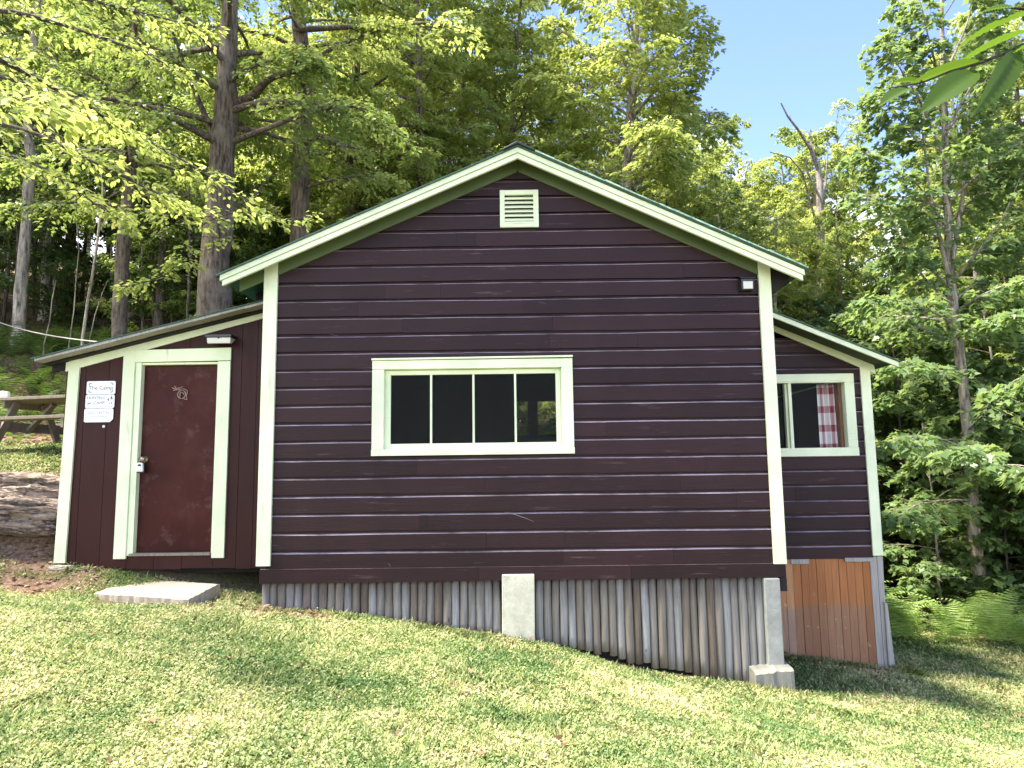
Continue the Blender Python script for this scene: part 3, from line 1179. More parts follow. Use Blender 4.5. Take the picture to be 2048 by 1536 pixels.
def pole_bottom(x):
    zb = gz(x, 7.2) - .03
    if .30 < x < 2.05:
        zb += .075 * math.sin((x - .30) / 1.75 * math.pi) ** .6
    return zb


for xa, xb in ((-2.55, -.165), (.175, 2.435)):
    pl = Tubes()
    n = int((xb - xa) / .080)
    w = (xb - xa) / n
    tilt = 0
    for k in range(n):
        xc = xa + (k + .5) * w
        rad = w * .5 * (.96 + .10 * r.random())
        yo = .007 * r.normal()
        zb = pole_bottom(xc) + r.normal(0, .014)
        t = np.linspace(0, 1, 7)
        tilt = tilt * .6 + r.normal(0, .0022)
        px_ = xc + tilt * (1 - t) + .0012 * np.sin(t * 6 + r.random() * 6)
        py_ = MY + .068 + yo + .004 * np.sin(t * 5 + r.random() * 6)
        pts = np.stack([px_, py_, .415 + (zb - .415) * t], -1)
        pts = np.vstack([pts[:1] + [0, 0, .002], pts, pts[-1:] - [0, 0, .002]])
        rr = np.full(9, rad) * (1 + .02 * r.normal(size=9))
        rr[0] = rr[-1] = .001
        pl.add(pts, rr, 10)
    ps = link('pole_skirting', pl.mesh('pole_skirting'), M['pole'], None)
    ps.data.transform(Matrix.Translation(-Vector(parent_loc(cabin))))
    ps.parent = cabin
MB().box(-2.50, 2.42, MY + .112, MY + .125, -1.2, .389).build('dark_gap_sheet', M['dark_in'], cabin)  # added dark sheet that makes the gaps between poles read as shade
# scratches on the painted boards
for pts in (((1010, 1024), (1030, 1029), (1050, 1036), (1068, 1043)), ((1210, 1017), (1228, 1012)), ((1078, 604), (1092, 607)), ((660, 668), (676, 672)), ((1240, 1138), (1262, 1141)), ((776, 1126), (782, 1134))):
    w_p = [at(a, b, MY - .001) for a, b in pts]
    MB().tube(w_p, [.0008] + [.0016] * (len(w_p) - 2) + [.0006], 5).build('scratch_mark', M['scratch'], cabin)

# ---- left lean-to
la, lb = at(50, 720, 7.45), at(528, 600, 7.45)
lslope = (lb[2] - la[2]) / (lb[0] - la[0])


def lz(x):
    return la[2] + (x - la[0]) * lslope


lw = MB()
r = rng(31)
bx = [-4.93, -4.715, -4.46, -4.17, -3.88, -3.58, -3.245, -3.0, -2.83, -2.60]
for i in range(len(bx) - 1):
    a, b = bx[i] + .002, bx[i + 1] - .002
    y_ = LY + r.normal(0, .0012)
    zb = .478 + r.normal(0, .004)
    if b < -4.1 or a > -3.26:
        lw.prism([(a, zb), (b, zb), (b, lz(b) - .06), (a, lz(a) - .06)], y_, y_ + .02)
    else:
        lw.prism([(a, zb), (b, zb), (b, .618), (a, .618)], y_, y_ + .02)
        lw.prism([(a, 2.71), (b, 2.71), (b, lz(b) - .06), (a, lz(a) - .06)], y_, y_ + .02)
lw.box(-4.90, -4.86, LY + .02, 10.4, .40, 2.66)
lw.box(-4.90, -2.56, 10.36, 10.4, .40, 2.66)
lw.box(-4.89, -4.15, LY + .022, LY + .03, .48, 2.70)
lw.box(-3.22, -2.58, LY + .022, LY + .03, .48, 2.95)
lw.build('lean_to_wall', M['lean_board'], cabin)
lf = MB()
lf.box(-4.92, -2.58, LY + .16, 10.38, .41, .475)
lf.box(-4.6, -2.55, 9.2, 9.3, -.2, .40)  # dark backing added so the gap below the floor stays black
lf.build('lean_to_floor', M['dark_in'], cabin)
MB().prism([(-4.93, .555), (-4.808, .555), (-4.775, lz(-4.775) - .05), (-4.895, lz(-4.895) - .05)], LY - .026, LY + .001).build('corner_board', M['trim'], cabin, .003)


def lband(mb, x0, x1, t0, t1, y0, y1, n=1, seed=0, j=0):
    r_ = rng(seed)
    for k in range(n):
        a = x0 + (x1 - x0) * k / n
        b = x0 + (x1 - x0) * (k + 1) / n
        q = r_.random() * j
        mb.prism([(a, lz(a) - t1 - q), (b, lz(b) - t1 - q), (b, lz(b) - t0), (a, lz(a) - t0)], y0 - q * .6, y1)


lr = MB()
lband(lr, -5.14, -2.60, 0, .012, 7.43, 10.6)
lro = lr.build('lean_to_roof', M['roof'], cabin)
lr = MB()
lband(lr, -5.11, -2.60, .014, .040, 7.445, 7.60, 9, 3, .006)
lr.build('lean_to_roof_edge', M['grey_wood'], cabin, .002)
lr = MB()
lband(lr, -5.10, -2.60, .042, .060, 7.60, 10.6)
lband(lr, -5.08, -4.93, .060, .13, 7.70, 7.75)
lband(lr, -5.08, -4.93, .060, .13, 8.3, 8.35)
lband(lr, -5.08, -4.93, .060, .13, 8.9, 8.95)
lr.build('lean_to_eave', M['dark_in'], cabin)
ltrim = MB()
x0, x1 = -4.93, -2.59
zb = lambda x: 2.655 + .262 * (x + 4.77)
ltrim.prism([(x0, zb(x0)), (x1, zb(x1)), (x1, lz(x1) - .061), (x0, lz(x0) - .061)], LY - .022, LY - .001)
ltrim.build('frieze_board', M['trim_x'], cabin, .002)

# door and its frame
df = MB()
df.box(-4.295, -4.165, LY - .030, LY - .001, .59, 2.835)
df.box(-3.250, -3.115, LY - .030, LY - .001, .59, 2.705)
df.prism([(-4.165, 2.705), (-3.112, 2.712), (-3.112, 2.855), (-4.165, 2.840)], LY - .031, LY - .001)
dframe = df.build('door_frame', M['trim'], cabin, .003)
dj = MB()
dj.box(-4.163, -4.098, LY - .012, LY + .10, .622, 2.704)
dj.box(-3.268, -3.251, LY + .0, LY + .10, .622, 2.704)
dj.box(-4.098, -3.268, LY - .0, LY + .10, 2.678, 2.703)
dj.build('door_jamb', M['trim'], dframe, .002)
MB().box(-4.13, -3.262, LY - .035, LY + .09, .618, .646).build('threshold', M['table_wood'], dframe, .004)
door = MB().box(-4.096, -3.270, LY + .055, LY + .095, .650, 2.676).build('door', M['door'], cabin, .002)
kn = at(289, 918, LY + .0)
kx, kz = -4.045, kn[2]
MB().lathe((kx, LY + .056, kz), (0, -1, 0), [(.032, 0), (.032, .006), (.012, .010), (.011, .038), (.022, .044), (.029, .056), (.027, .068), (.015, .076), (.001, .078)], 18).build('door_knob', M['brass'], door, 0, True)
for zz in (1.02, 1.7, 2.42):
    pass

# ---- right wing
wg = MB()
ra, rb = at(1538, 619, 8.45), at(1797, 721, 8.45)
rslope = (rb[2] - ra[2]) / (rb[0] - ra[0])


def rz(x):
    return ra[2] + (x - ra[0]) * rslope


def rx(z):
    return ra[0] + (z - ra[2]) / rslope


rows = [0.389 + .0 + .182 * k + (.141 - .182 if k else 0) for k in range(17)]
rows = [.53 + .182 * k for k in range(-1, 15)]
xr2 = lambda z: min(4.34, rx(z + .10)) if z > 2.3 else 4.34
siding_rows(wg, RY, [z for z in rows if 0 < z < 3.0], lambda z: 2.66, xr2, [(3.10, 4.16, 1.66, 2.54)], True, 77)
wg.box(4.38, 4.42, RY + .03, 12.6, .36, 2.60)
wg.box(2.66, 4.42, 12.6, 12.64, .36, 2.60)
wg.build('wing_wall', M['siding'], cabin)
# lining that closes the wing and keeps it dim inside
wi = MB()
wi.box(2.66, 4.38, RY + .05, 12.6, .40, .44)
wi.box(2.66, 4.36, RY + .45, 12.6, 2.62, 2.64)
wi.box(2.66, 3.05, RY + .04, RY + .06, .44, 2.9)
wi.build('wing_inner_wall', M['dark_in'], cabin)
MB().prism([(4.325, .385), (4.447, .385), (4.447, rz(4.447) - .075), (4.325, rz(4.325) - .075)], RY - .026, RY + .001).build('corner_board', M['trim'], cabin, .003)


def rband(mb, x0, x1, t0, t1, y0, y1):
    mb.prism([(x0, rz(x0) - t1), (x1, rz(x1) - t1), (x1, rz(x1) - t0), (x0, rz(x0) - t0)], y0, y1)


w_ = MB()
rband(w_, 2.66, rb[0] + .02, 0, .014, 8.43, 12.9)
w_.build('wing_roof', M['roof'], cabin)
w_ = MB()
rband(w_, 2.66, rb[0], .016, .078, 8.45, 8.48)
w_.build('wing_fascia', M['trim_x'], cabin, .002)
w_ = MB()
rband(w_, 2.66, 4.50, .018, .045, 8.481, 8.82)
w_.build('wing_soffit', M['shaded_soffit'], cabin)
w_ = MB()
z0_ = lambda x: 3.185 - (x - 3.24) * .452
w_.prism([(2.66, z0_(2.66)), (4.52, z0_(4.52)), (4.50, rz(4.50) - .046), (2.66, rz(2.66) - .046)], RY - .030, RY - .001)
w_.build('wing_frieze_board', M['trim_x'], cabin, .002)

# wing window
wn = MB()
wn.box(3.06, 3.235, RY - .030, RY + .001, 1.70, 2.508)
wn.box(4.115, 4.235, RY - .030, RY + .001, 1.70, 2.508)
wn.box(3.06, 4.235, RY - .031, RY + .001, 2.509, 2.620)
wn.box(3.06, 4.240, RY - .035, RY + .001, 1.595, 1.699)
wwin = wn.build('window', M['trim_x'], cabin, .003)
jj_ = MB()
jj_.box(4.114, 4.128, RY + .002, RY + .10, 1.69, 2.52)
jj_.box(3.235, 4.13, RY + .002, RY + .10, 2.512, 2.525)
jj_.box(3.22, 4.13, RY + .002, RY + .10, 1.672, 1.694)
jj_.box(3.415, 3.455, RY - .012, RY + .05, 1.70, 2.51)
jj_.box(3.385, 3.415, RY + .02, RY + .09, 1.70, 2.51)
jj_.build('window_frame', M['trim_x'], wwin, .002)
MB().box(4.075, 4.11, RY + .066, RY + .22, 1.70, 2.51).build('inner_jamb', M['wood_in'], wwin)
MB().box(3.17, 3.30, RY + .10, RY + .22, 1.66, 1.715).build('inner_sill', M['wood_in'], wwin)
MB().box(3.455, 4.114, RY + .060, RY + .063, 1.70, 2.51).build('pane', M['glass'], wwin)
MB().box(3.22, 3.385, RY + .075, RY + .078, 1.70, 2.51).build('pane', M['glass'], wwin)

# curtain in the wing window
cv, cf = [], []
cx0, cx1 = at(1636, 800, RY + .17)[0], at(1683, 800, RY + .17)[0]
n = 60
for i in range(n + 1):
    t = i / n
    for j in range(9):
        s = j / 8
        x_ = cx0 + (cx1 - cx0) * t + .02 * (1 - s) * (t - .5)
        y_ = RY + .17 + .022 * math.sin(t * 26 + s * .8) + .01 * math.sin(t * 9)
        cv.append((x_, y_, 1.66 + .85 * s))
for i in range(n):
    for j in range(8):
        a = i * 9 + j
        cf.append((a, a + 9, a + 10, a + 1))
cu = MB().add(cv, cf)
cuo = cu.build('curtain', M['plaid'], None, 0, True)
so_ = cuo.modifiers.new('thickness', 'SOLIDIFY')
so_.thickness = .002
tag(cuo, 'red and white plaid curtain hanging inside the right window', 'curtain')

# board skirting of the wing
r = rng(41)
bs = MB()
x = 2.68
while x < 4.29:
    w = .086 + .014 * r.random()
    x2 = min(x + w, 4.30)
    top = .372 + r.normal(0, .012) - (.04 if r.random() < .2 else 0)
    zb = gz((x + x2) / 2, 8.85) - .06
    y_ = RY + .012 + r.normal(0, .003)
    bs.prism([(x + .003, zb), (x2 - .002, zb), (x2 - .002 + r.normal(0, .002), top + r.normal(0, .004)), (x + .003, top)], y_, y_ + .022)
    x = x2
bs.build('board_skirting', M['stain'], cabin)
MB().prism([(4.30, -1.05), (4.375, -1.05), (4.375, .375), (4.29, .375)], RY + .002, RY + .03).build('grey_board', M['grey_wood'], cabin, .003)
MB().prism([(4.379, -.98), (4.425, -.98), (4.452, .378), (4.378, .378)], RY + .0, RY + .03).build('grey_board', M['grey_wood'], cabin, .003)
MB().prism([(4.415, -1.08), (4.50, -1.08), (4.452, -.18), (4.418, -.16)], RY - .03, RY - .002).build('grey_board', M['grey_wood'], cabin, .003)
MB().box(3.33, 3.545, RY - .012, RY + .010, .295, .352).build('batten', M['grey_wood'], cabin, .003)
MB().box(3.985, 4.335, RY - .014, RY + .008, .315, .362).build('batten', M['grey_wood'], cabin, .003)
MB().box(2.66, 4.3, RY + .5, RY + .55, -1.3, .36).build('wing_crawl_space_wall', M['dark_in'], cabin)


# ------------------------------------------------------------------ things fixed to the cabin
def text_mesh(s, size, x, z, y, mat, parent, name, squash=1.0, shear=0.0, off=0.0):
    cu_ = bpy.data.curves.new(name, 'FONT')
    cu_.body = s
    cu_.size = size
    cu_.align_x = 'CENTER'
    cu_.align_y = 'CENTER'
    cu_.extrude = .0008
    cu_.shear = shear
    cu_.offset = off
    cu_.resolution_u = 3
    o = bpy.data.objects.new(name, cu_)
    me = bpy.data.meshes.new_from_object(o)
    bpy.data.objects.remove(o)
    q = np.empty(len(me.vertices) * 3, np.float32)
    me.vertices.foreach_get('co', q)
    q = q.reshape(-1, 3)
    pl_ = parent_loc(parent)
    out = np.stack([x + q[:, 0] * squash - pl_[0], y - q[:, 2] - pl_[1], z + q[:, 1] - pl_[2]], -1)
    me.vertices.foreach_set('co', out.astype(np.float32).ravel())
    me.update()
    return link(name, me, mat, parent)


SY = LY - .014
sx0, sx1 = -4.695, -4.378
sc_ = (sx0 + sx1) / 2


def plate(z0, z1, label, dx=0, cut=False):
    e = empty('sign', (sc_, SY, z0), label, 'sign', 'three white plates stacked left of the door')
    a, b = sx0 + dx, sx1 + dx
    c = .012
    poly = [(a + c, z0), (b - c - (.02 if cut else 0), z0), (b, z0 + c + (.02 if cut else 0)), (b, z1 - c), (b - c, z1), (a + c, z1), (a, z1 - c), (a, z0 + c)]
    MB().prism(poly, SY, SY + .008).build('plate', M['white'], e, .0015)
    return e


p1 = plate(2.358, 2.503, 'top white plate reading The Camp inside corner brackets', .004)
text_mesh('The Camp', .062, sc_ + .002, 2.428, SY, M['ink'], p1, 'lettering', 1.02)
br = MB()
for sx_ in (-1, 1):
    for sz_ in (-1, 1):
        cx, cz = sc_ + .004 + sx_ * .108, 2.4305 + sz_ * .032
        th = np.linspace(-.3, 1.9, 12)
        pts = [(cx + sx_ * .022 * math.cos(t), SY - .001, cz + sz_ * .019 * math.sin(t)) for t in th]
        br.tube(pts, [.0035 if i % 3 else .005 for i in range(12)], 5)
br.tube([(sc_ - .06, SY, 2.482), (sc_ + .05, SY, 2.484)], .0011, 4)
br.tube([(sc_ - .06, SY, 2.379), (sc_ + .05, SY, 2.379)], .0011, 4)
br.build('bracket_mark', M['ink'], p1)
p2_ = plate(2.206, 2.354, 'middle white plate reading HUNTING CAMP with small trees', 0)
text_mesh('HUNTING', .044, sc_ - .042, 2.318, SY, M['ink'], p2_, 'lettering', 1.0)
text_mesh('CAMP', .046, sc_ - .008, 2.262, SY, M['ink'], p2_, 'lettering', 1.0)
mk = MB()
for (cx, cz, s) in ((sc_ + .092, 2.300, .9), (sc_ + .126, 2.320, 1.15), (sc_ + .128, 2.262, .6), (sc_ + .104, 2.255, .45)):
    mk.prism([(cx - .014 * s, cz - .012 * s), (cx + .014 * s, cz - .012 * s), (cx + .006 * s, cz + .004 * s), (cx, cz + .022 * s), (cx - .006 * s, cz + .004 * s)], SY - .0015, SY)
    mk.box(cx - .0015, cx + .0015, SY - .0015, SY, cz - .022 * s, cz - .012 * s)
# small running animal silhouette and a scribbled ground line
mk.prism([(sc_ - .135, 2.246), (sc_ - .128, 2.248), (sc_ - .112, 2.252), (sc_ - .100, 2.258), (sc_ - .090, 2.272), (sc_ - .096, 2.270), (sc_ - .104, 2.264), (sc_ - .122, 2.262), (sc_ - .134, 2.258)], SY - .0015, SY)
pts = [(sc_ + .06 + .008 * i, SY, 2.218 + (.006 if i % 2 else 0) + .004 * math.sin(i)) for i in range(11)]
mk.tube(pts, .0016, 4)
mk.build('tree_mark', M['ink'], p2_)
p3 = plate(2.052, 2.202, "bottom white plate reading NO SPIT'N, its lower corner clipped", -.006, True)
text_mesh("NO SPIT'N", .050, sc_ - .004, 2.150, SY, M['ink_pale'], p3, 'lettering', 1.0)
text_mesh('OFF THE PORCH', .024, sc_ - .004, 2.110, SY, M['ink_pale'], p3, 'lettering', 1.05)
bt = at(207, 853, LY - .01)
e = MB().lathe((bt[0], LY - .001, bt[2]), (0, -1, 0), [(.016, 0), (.016, .006), (.012, .012), (.001, .014)], 14).build('screw_cap', M['white_plastic'], None, 0, True)
tag(e, 'small round white cap on the wall just below the three plates', 'cap')

# wire ornament on the door
oc0 = at(363, 789, LY + .045)
ox, oz, oy = oc0[0], oc0[2], LY + .040
orn = empty('door_ornament', (ox, LY + .055, oz), 'rusty wire ornament with a ring and bow on the brown door', 'ornament')
ring = MB()
th = np.linspace(0, 2 * np.pi, 25)
ring.tube([(ox + .004 + .044 * math.cos(t), oy, oz + .046 * math.sin(t)) for t in th], .006, 6)
ring.tube([(ox - .035 + .1 * t, oy + .004, oz + .045 + .018 * math.sin(t * 3.4)) for t in np.linspace(0, 1, 9)], .005, 5)
ring.tube([(ox + .06 + .004 * math.sin(t * 8), oy + .004, oz + .045 - .10 * t) for t in np.linspace(0, 1, 8)], .005, 5)
ring.tube([(ox + .03, oy + .004, oz - .05), (ox + .05, oy + .004, oz - .052), (ox + .068, oy + .004, oz - .058)], .006, 5)
ring.build('ring', M['rust'], orn)
lt = MB()
lt.tube([(ox - .014, oy, oz - .030), (ox - .012, oy, oz + .024)], .0055, 5)
lt.tube([(ox - .014 + .044 * math.sin(t), oy, oz - .002 + .028 * math.cos(t)) for t in np.linspace(0, math.pi * .55, 8)], .005, 5)
lt.build('inner_bar', M['rust'], orn)
bw = MB()
for a, L in ((2.75, .07), (2.2, .062), (.55, .07), (3.3, .05), (1.0, .035)):
    bw.tube([(ox - .045 + L * k * math.cos(a), oy + .004 - .012 * math.sin(k * 3), oz + .052 + L * k * math.sin(a)) for k in np.linspace(0, 1, 5)], [.004, .006, .006, .005, .002], 5)
bw.build('bow', M['rust'], orn)

# key lock box hanging from the knob
kb = empty('key_lock_box', (kx - .02, LY, kz - .16), 'small white and black key lock box hanging from the door knob', 'lock box')
bxz = kz - .135
lbx = kx - .014
MB().prism([(lbx - .036, bxz), (lbx + .032, bxz), (lbx + .036, bxz + .01), (lbx + .030, bxz + .088), (lbx + .022, bxz + .096), (lbx - .024, bxz + .096), (lbx - .034, bxz + .088), (lbx - .040, bxz + .01)], LY - .032, LY - .006).build('face', M['white_plastic'], kb, .003)
MB().prism([(lbx - .044, bxz - .014), (lbx + .040, bxz - .014), (lbx + .036, bxz + .094), (lbx - .038, bxz + .094)], LY - .004, LY + .022).build('body', M['black'], kb, .004)
MB().prism([(lbx - .020, bxz + .058), (lbx + .020, bxz + .058), (lbx + .017, bxz + .074), (lbx + .008, bxz + .080), (lbx - .008, bxz + .080), (lbx - .017, bxz + .074)], LY - .0345, LY - .0325).build('dial_window', M['black'], kb)
MB().box(lbx - .02, lbx + .02, LY - .034, LY - .0325, bxz + .013, bxz + .018).build('button', M['ink_pale'], kb)
th = np.linspace(0, math.pi, 12)
MB().tube([(lbx - .026, LY + .01, bxz + .09)] + [(lbx + .0 - .026 * math.cos(t), LY + .012, bxz + .115 + .035 * math.sin(t)) for t in th] + [(lbx + .026, LY + .01, bxz + .09)], .005, 8).build('shackle', M['steel'], kb, 0, True)

# flood light over the door
fl = at(438, 682, LY - .10)
flt = empty('flood_light', (fl[0], LY, fl[2] - .04), 'wide dark flood light with pale panel above the door', 'light')
fx0, fx1 = at(414, 690, LY - .12)[0], at(464, 690, LY - .12)[0]
fz = at(438, 676, LY - .12)[2]
MB().box(fx0 - .01, fx1 + .005, LY - .165, LY - .001, fz + .002, fz + .034).box(fx0 + .03, fx1 - .03, LY - .10, LY - .001, fz + .035, fz + .05).build('housing', M['black'], flt, .004)
MB().add([(fx0 + .008, LY - .150, fz), (fx1 - .008, LY - .150, fz), (fx1 - .010, LY - .145, fz - .060), (fx0 + .012, LY - .145, fz - .060),
          (fx0 + .008, LY - .002, fz), (fx1 - .008, LY - .002, fz), (fx1 - .010, LY - .10, fz - .060), (fx0 + .012, LY - .10, fz - .060)],
         [(3, 2, 1, 0), (4, 5, 6, 7), (0, 1, 5, 4), (2, 3, 7, 6), (1, 2, 6, 5), (3, 0, 4, 7)]).build('lamp_panel', M['lamp_white'], flt, .002)
MB().lathe(((fx0 + fx1) / 2, LY - .151, fz - .006), (0, -1, 0), [(.008, -.01), (.008, .004), (.001, .008)], 10).build('sensor', M['black'], flt)

# solar light by the right corner board
sa, sb = at(1479, 553, MY - .08), at(1507, 578, MY - .08)
st_ = empty('solar_light', ((sa[0] + sb[0]) / 2, MY, sb[2]), 'small black solar light with pale panel under the right eave', 'light')
x0, x1, z1, z0 = sa[0], sb[0], sa[2], sb[2]
MB().add([(x0 + .02, MY - .075, z0 - .005), (x1 + .005, MY - .075, z0 - .005), (x1 + .012, MY - .085, z1 - .022), (x0 + .014, MY - .085, z1 - .022),
          (x0 + .0, MY - .006, z0 - .012), (x1 - .005, MY - .006, z0 - .012), (x1 - .005, MY - .006, z1), (x0, MY - .006, z1)],
         [(0, 1, 2, 3), (5, 4, 7, 6), (1, 0, 4, 5), (3, 2, 6, 7), (2, 1, 5, 6), (0, 3, 7, 4)]).build('housing', M['black'], st_, .004)
MB().add([(x0 - .004, MY - .11, z1 - .022), (x1 + .022, MY - .11, z1 - .022), (x1 + .005, MY - .006, z1 + .016), (x0 - .006, MY - .006, z1 + .016),
          (x0 - .004, MY - .11, z1 - .014), (x1 + .022, MY - .11, z1 - .014), (x1 + .005, MY - .006, z1 + .024), (x0 - .006, MY - .006, z1 + .024)],
         [(0, 3, 2, 1), (4, 5, 6, 7), (0, 1, 5, 4), (1, 2, 6, 5), (2, 3, 7, 6), (3, 0, 4, 7)]).build('solar_panel', simple('dark_solar_cell', (.02, .03, .035), .15), st_, .002)
MB().box(x0 + .034, x1 - .006, MY - .086, MY - .078, z0 + .004, z1 - .052).build('lamp_panel', M['lamp_white'], st_, .002)

# ------------------------------------------------------------------ things on the ground
def rock_mesh(w, d, hgt, seed, sub=4, rough=.16):
    import bmesh
    bm = bmesh.new()
    bmesh.ops.create_cube(bm, size=1)
    bmesh.ops.subdivide_edges(bm, edges=bm.edges[:], cuts=26, use_grid_fill=True)
    from mathutils import noise as mn
    off = Vector((seed * 3.1, seed * 1.7, seed * .9))
    for v in bm.verts:
        q = v.co.copy()
        L = max(abs(q.x), abs(q.y), abs(q.z))
        s = q.normalized() * .5
        p = q.lerp(s * 1.25, .35)
        k = mn.fractal(p * 2.3 + off, 1, 2, 5)
        k2 = mn.fractal(Vector((p.x * 2, p.y * 2, p.z * 7)) + off, 1, 2, 4)
        k3 = mn.fractal(Vector((p.x * 6, p.y * 6, p.z * 16)) + off, 1, 2, 4)
        p += p.normalized() * (k * rough * .8 + k2 * rough * .7 + k3 * rough * .45)
        v.co = Vector((p.x * w, p.y * d, p.z * hgt))
    me = bpy.data.meshes.new('rock')
    bm.to_mesh(me)
    bm.free()
    me.polygons.foreach_set("use_smooth", [True] * len(me.polygons))
    return me


def rock(name, c, size, rot, seed, label, cat, group=None, mat='stone', rough=.16):
    me = rock_mesh(*size, seed, rough=rough)
    o = link(name, me, M[mat])
    o.location = c
    o.rotation_euler = rot
    tag(o, label, cat, group)
    return o


rocks = [
    ((10, 985), 8.35, (.95, .55, .42), (0, .05, .15), 'left upper wall boulder split from its neighbour by a dark cleft'),
    ((92, 990), 8.30, (.95, .55, .40), (0, .06, -.1), 'right upper wall boulder reaching behind the green corner board'),
    ((52, 1032), 7.98, (1.05, .50, .36), (0, .08, .05), 'lower layered wall boulder under the two upper ones'),
]
for i, (q, Y, s, rt_, lb_) in enumerate(rocks):
    c = at(q[0], q[1], Y)
    rock('boulder', tuple(c), s, rt_, 3 + i * 5, lb_, 'boulder', 'boulders of the low wall beside the lean-to')

# step slab
cs = [at(190, 1187, 6.55), at(376, 1199, 6.42), at(437, 1168, 6.98), at(262, 1157, 7.12)]
zt = .352
import bmesh as _bmesh
bm = _bmesh.new()
cor = []
for (qx, qy) in ((190, 1186), (376, 1198), (437, 1167), (258, 1156)):
    d = CM @ np.array([(qx - 1024) / FPX, -(qy - 768) / FPX, -1.0])
    t = (zt + (.012 if qy < 1170 else 0) - EYE) / d[2]
    cor.append(np.array([0, 0, EYE]) + d * t)
N_ = 26
vs, fs = [], []
r = rng(2)
for i in range(N_ + 1):
    for j in range(N_ + 1):
        a, b = i / N_, j / N_
        p = (cor[0] * (1 - a) + cor[1] * a) * (1 - b) + (cor[3] * (1 - a) + cor[2] * a) * b
        edge = i in (0, N_) or j in (0, N_)
        vs.append((p[0] + (.006 * r.normal() if edge else 0), p[1] + (.006 * r.normal() if edge else 0), p[2] + (.0012 * r.normal()) - (.006 if edge else 0)))
for i in range(N_):
    for j in range(N_):
        a = i * (N_ + 1) + j
        fs.append((a, a + N_ + 1, a + N_ + 2, a + 1))
edge_idx = [i * (N_ + 1) for i in range(N_ + 1)] + [N_ * (N_ + 1) + j for j in range(1, N_ + 1)] + [i * (N_ + 1) + N_ for i in range(N_ - 1, -1, -1)] + [j for j in range(N_ - 1, 0, -1)]
base_n = len(vs)
for k in edge_idx:
    p = vs[k]
    vs.append((p[0], p[1], p[2] - .12))
L_ = len(edge_idx)
for k in range(L_):
    a, b = edge_idx[k], edge_idx[(k + 1) % L_]
    fs.append((a, base_n + k, base_n + (k + 1) % L_, b))
slo = MB().add(vs, fs).build('step_slab', M['slab'])
tag(slo, 'flat pale stone step slab lying in the grass before the door', 'step')


def flat_stone(px, py, z, size, rot, seed, label, mat='stone'):
    d = CM @ np.array([(px - 1024) / FPX, -(py - 768) / FPX, -1.0])
    t = (z - EYE) / d[2]
    c = np.array([0, 0, EYE]) + d * t
    c[2] -= size[2] * .3
    return rock('stone', tuple(c), size, rot, seed, label, 'stone', None, mat, .07)


flat_stone(462, 1184, .22, (.20, .15, .08), (0, 0, .5), 31, 'small flat stone between the step slab and the pole skirting')
cbk = at(121, 1134, LY - .02)
rock('stone', (cbk[0] + .02, LY + .02, .50), (.26, .22, .07), (0, .03, .2), 41, 'flat stone shim right under the left green corner board', 'stone', None, 'slab', .05)
rock('stone', (cbk[0] + .13, LY - .0, .43), (.30, .24, .08), (0, .05, -.2), 43, 'lower flat stone under the shim at the left corner', 'stone', None, 'slab', .06)
rock('stone', (cbk[0] + .36, LY + .0, .41), (.14, .12, .07), (0, .05, .4), 45, 'loose small stone right of the corner shim stones', 'stone', None, 'stone', .07)

# picnic table
TX, TYY = -6.12, 9.75
tz = 1.74
pt = empty('picnic_table', (TX, TYY, tz), 'weathered wooden picnic table on the terrace behind the boulders', 'picnic table')
ca_, sa_ = math.cos(math.radians(-14)), math.sin(math.radians(-14))
AX, AY, AZ = np.array([ca_, sa_, 0]), np.array([-sa_, ca_, 0]), np.array([0, 0, 1.0])
org = np.array([TX, TYY, tz])


def tp(u, v, w):
    return org + AX * u + AY * v + AZ * w


top = MB()
for k in range(5):
    v = -.33 + k * .165
    top.obox(tp(.05, v, .775), AX, AY, AZ, .93, .079, .02)
top.build('tabletop', M['table_wood'], pt, .004)
for s in (-1, 1):
    b_ = MB()
    b_.obox(tp(.05, s * .66, .475), AX, AY, AZ, .95, .13, .02)
    b_.build('bench', M['table_wood'], pt, .004)
for s in (-1, 1):
    ux = s * .60 + (-.08 if s < 0 else 0)
    for q in (-1, 1):
        MB().bar(tp(ux + .03 * s, q * .60, -.03), tp(ux + .03 * s, q * .20, .755), .10, .045, tuple(AX)).build('leg', M['table_wood'], pt, .003)
    MB().bar(tp(ux + .07 * s, -.78, .40), tp(ux + .07 * s, .78, .40), .04, .13).build('bench_support', M['table_wood'], pt, .003)
    MB().bar(tp(ux + .07 * s, -.38, .70), tp(ux + .07 * s, .38, .70), .04, .09).build('top_support', M['table_wood'], pt, .003)
    MB().bar(tp(ux + .05 * s, 0, .36), tp(ux - .38 * s, 0, .72), .04, .08, tuple(AY)).build('brace', M['table_wood'], pt, .003)
cp = at(20, 797, 9.75)
rock('stone', (float(cp[0]), 9.62, tz + .835), (.13, .11, .10), (0, 0, .3), 55, 'small pale lump lying on the picnic table top', 'stone', None, 'white', .05)

# rope stretched on the left
ra_, rb_ = at(-60, 622, 15.0), at(215, 686, 11.0)
pts = []
for k in range(14):
    t = k / 13
    p = ra_ * (1 - t) + rb_ * t
    p[2] -= .12 * math.sin(math.pi * t)
    pts.append(p)
ro = MB().tube(pts, .011, 6).build('rope', M['rope'], None, 0, True)
tag(ro, 'slack grey line strung from the left woods to behind the lean-to roof', 'line')

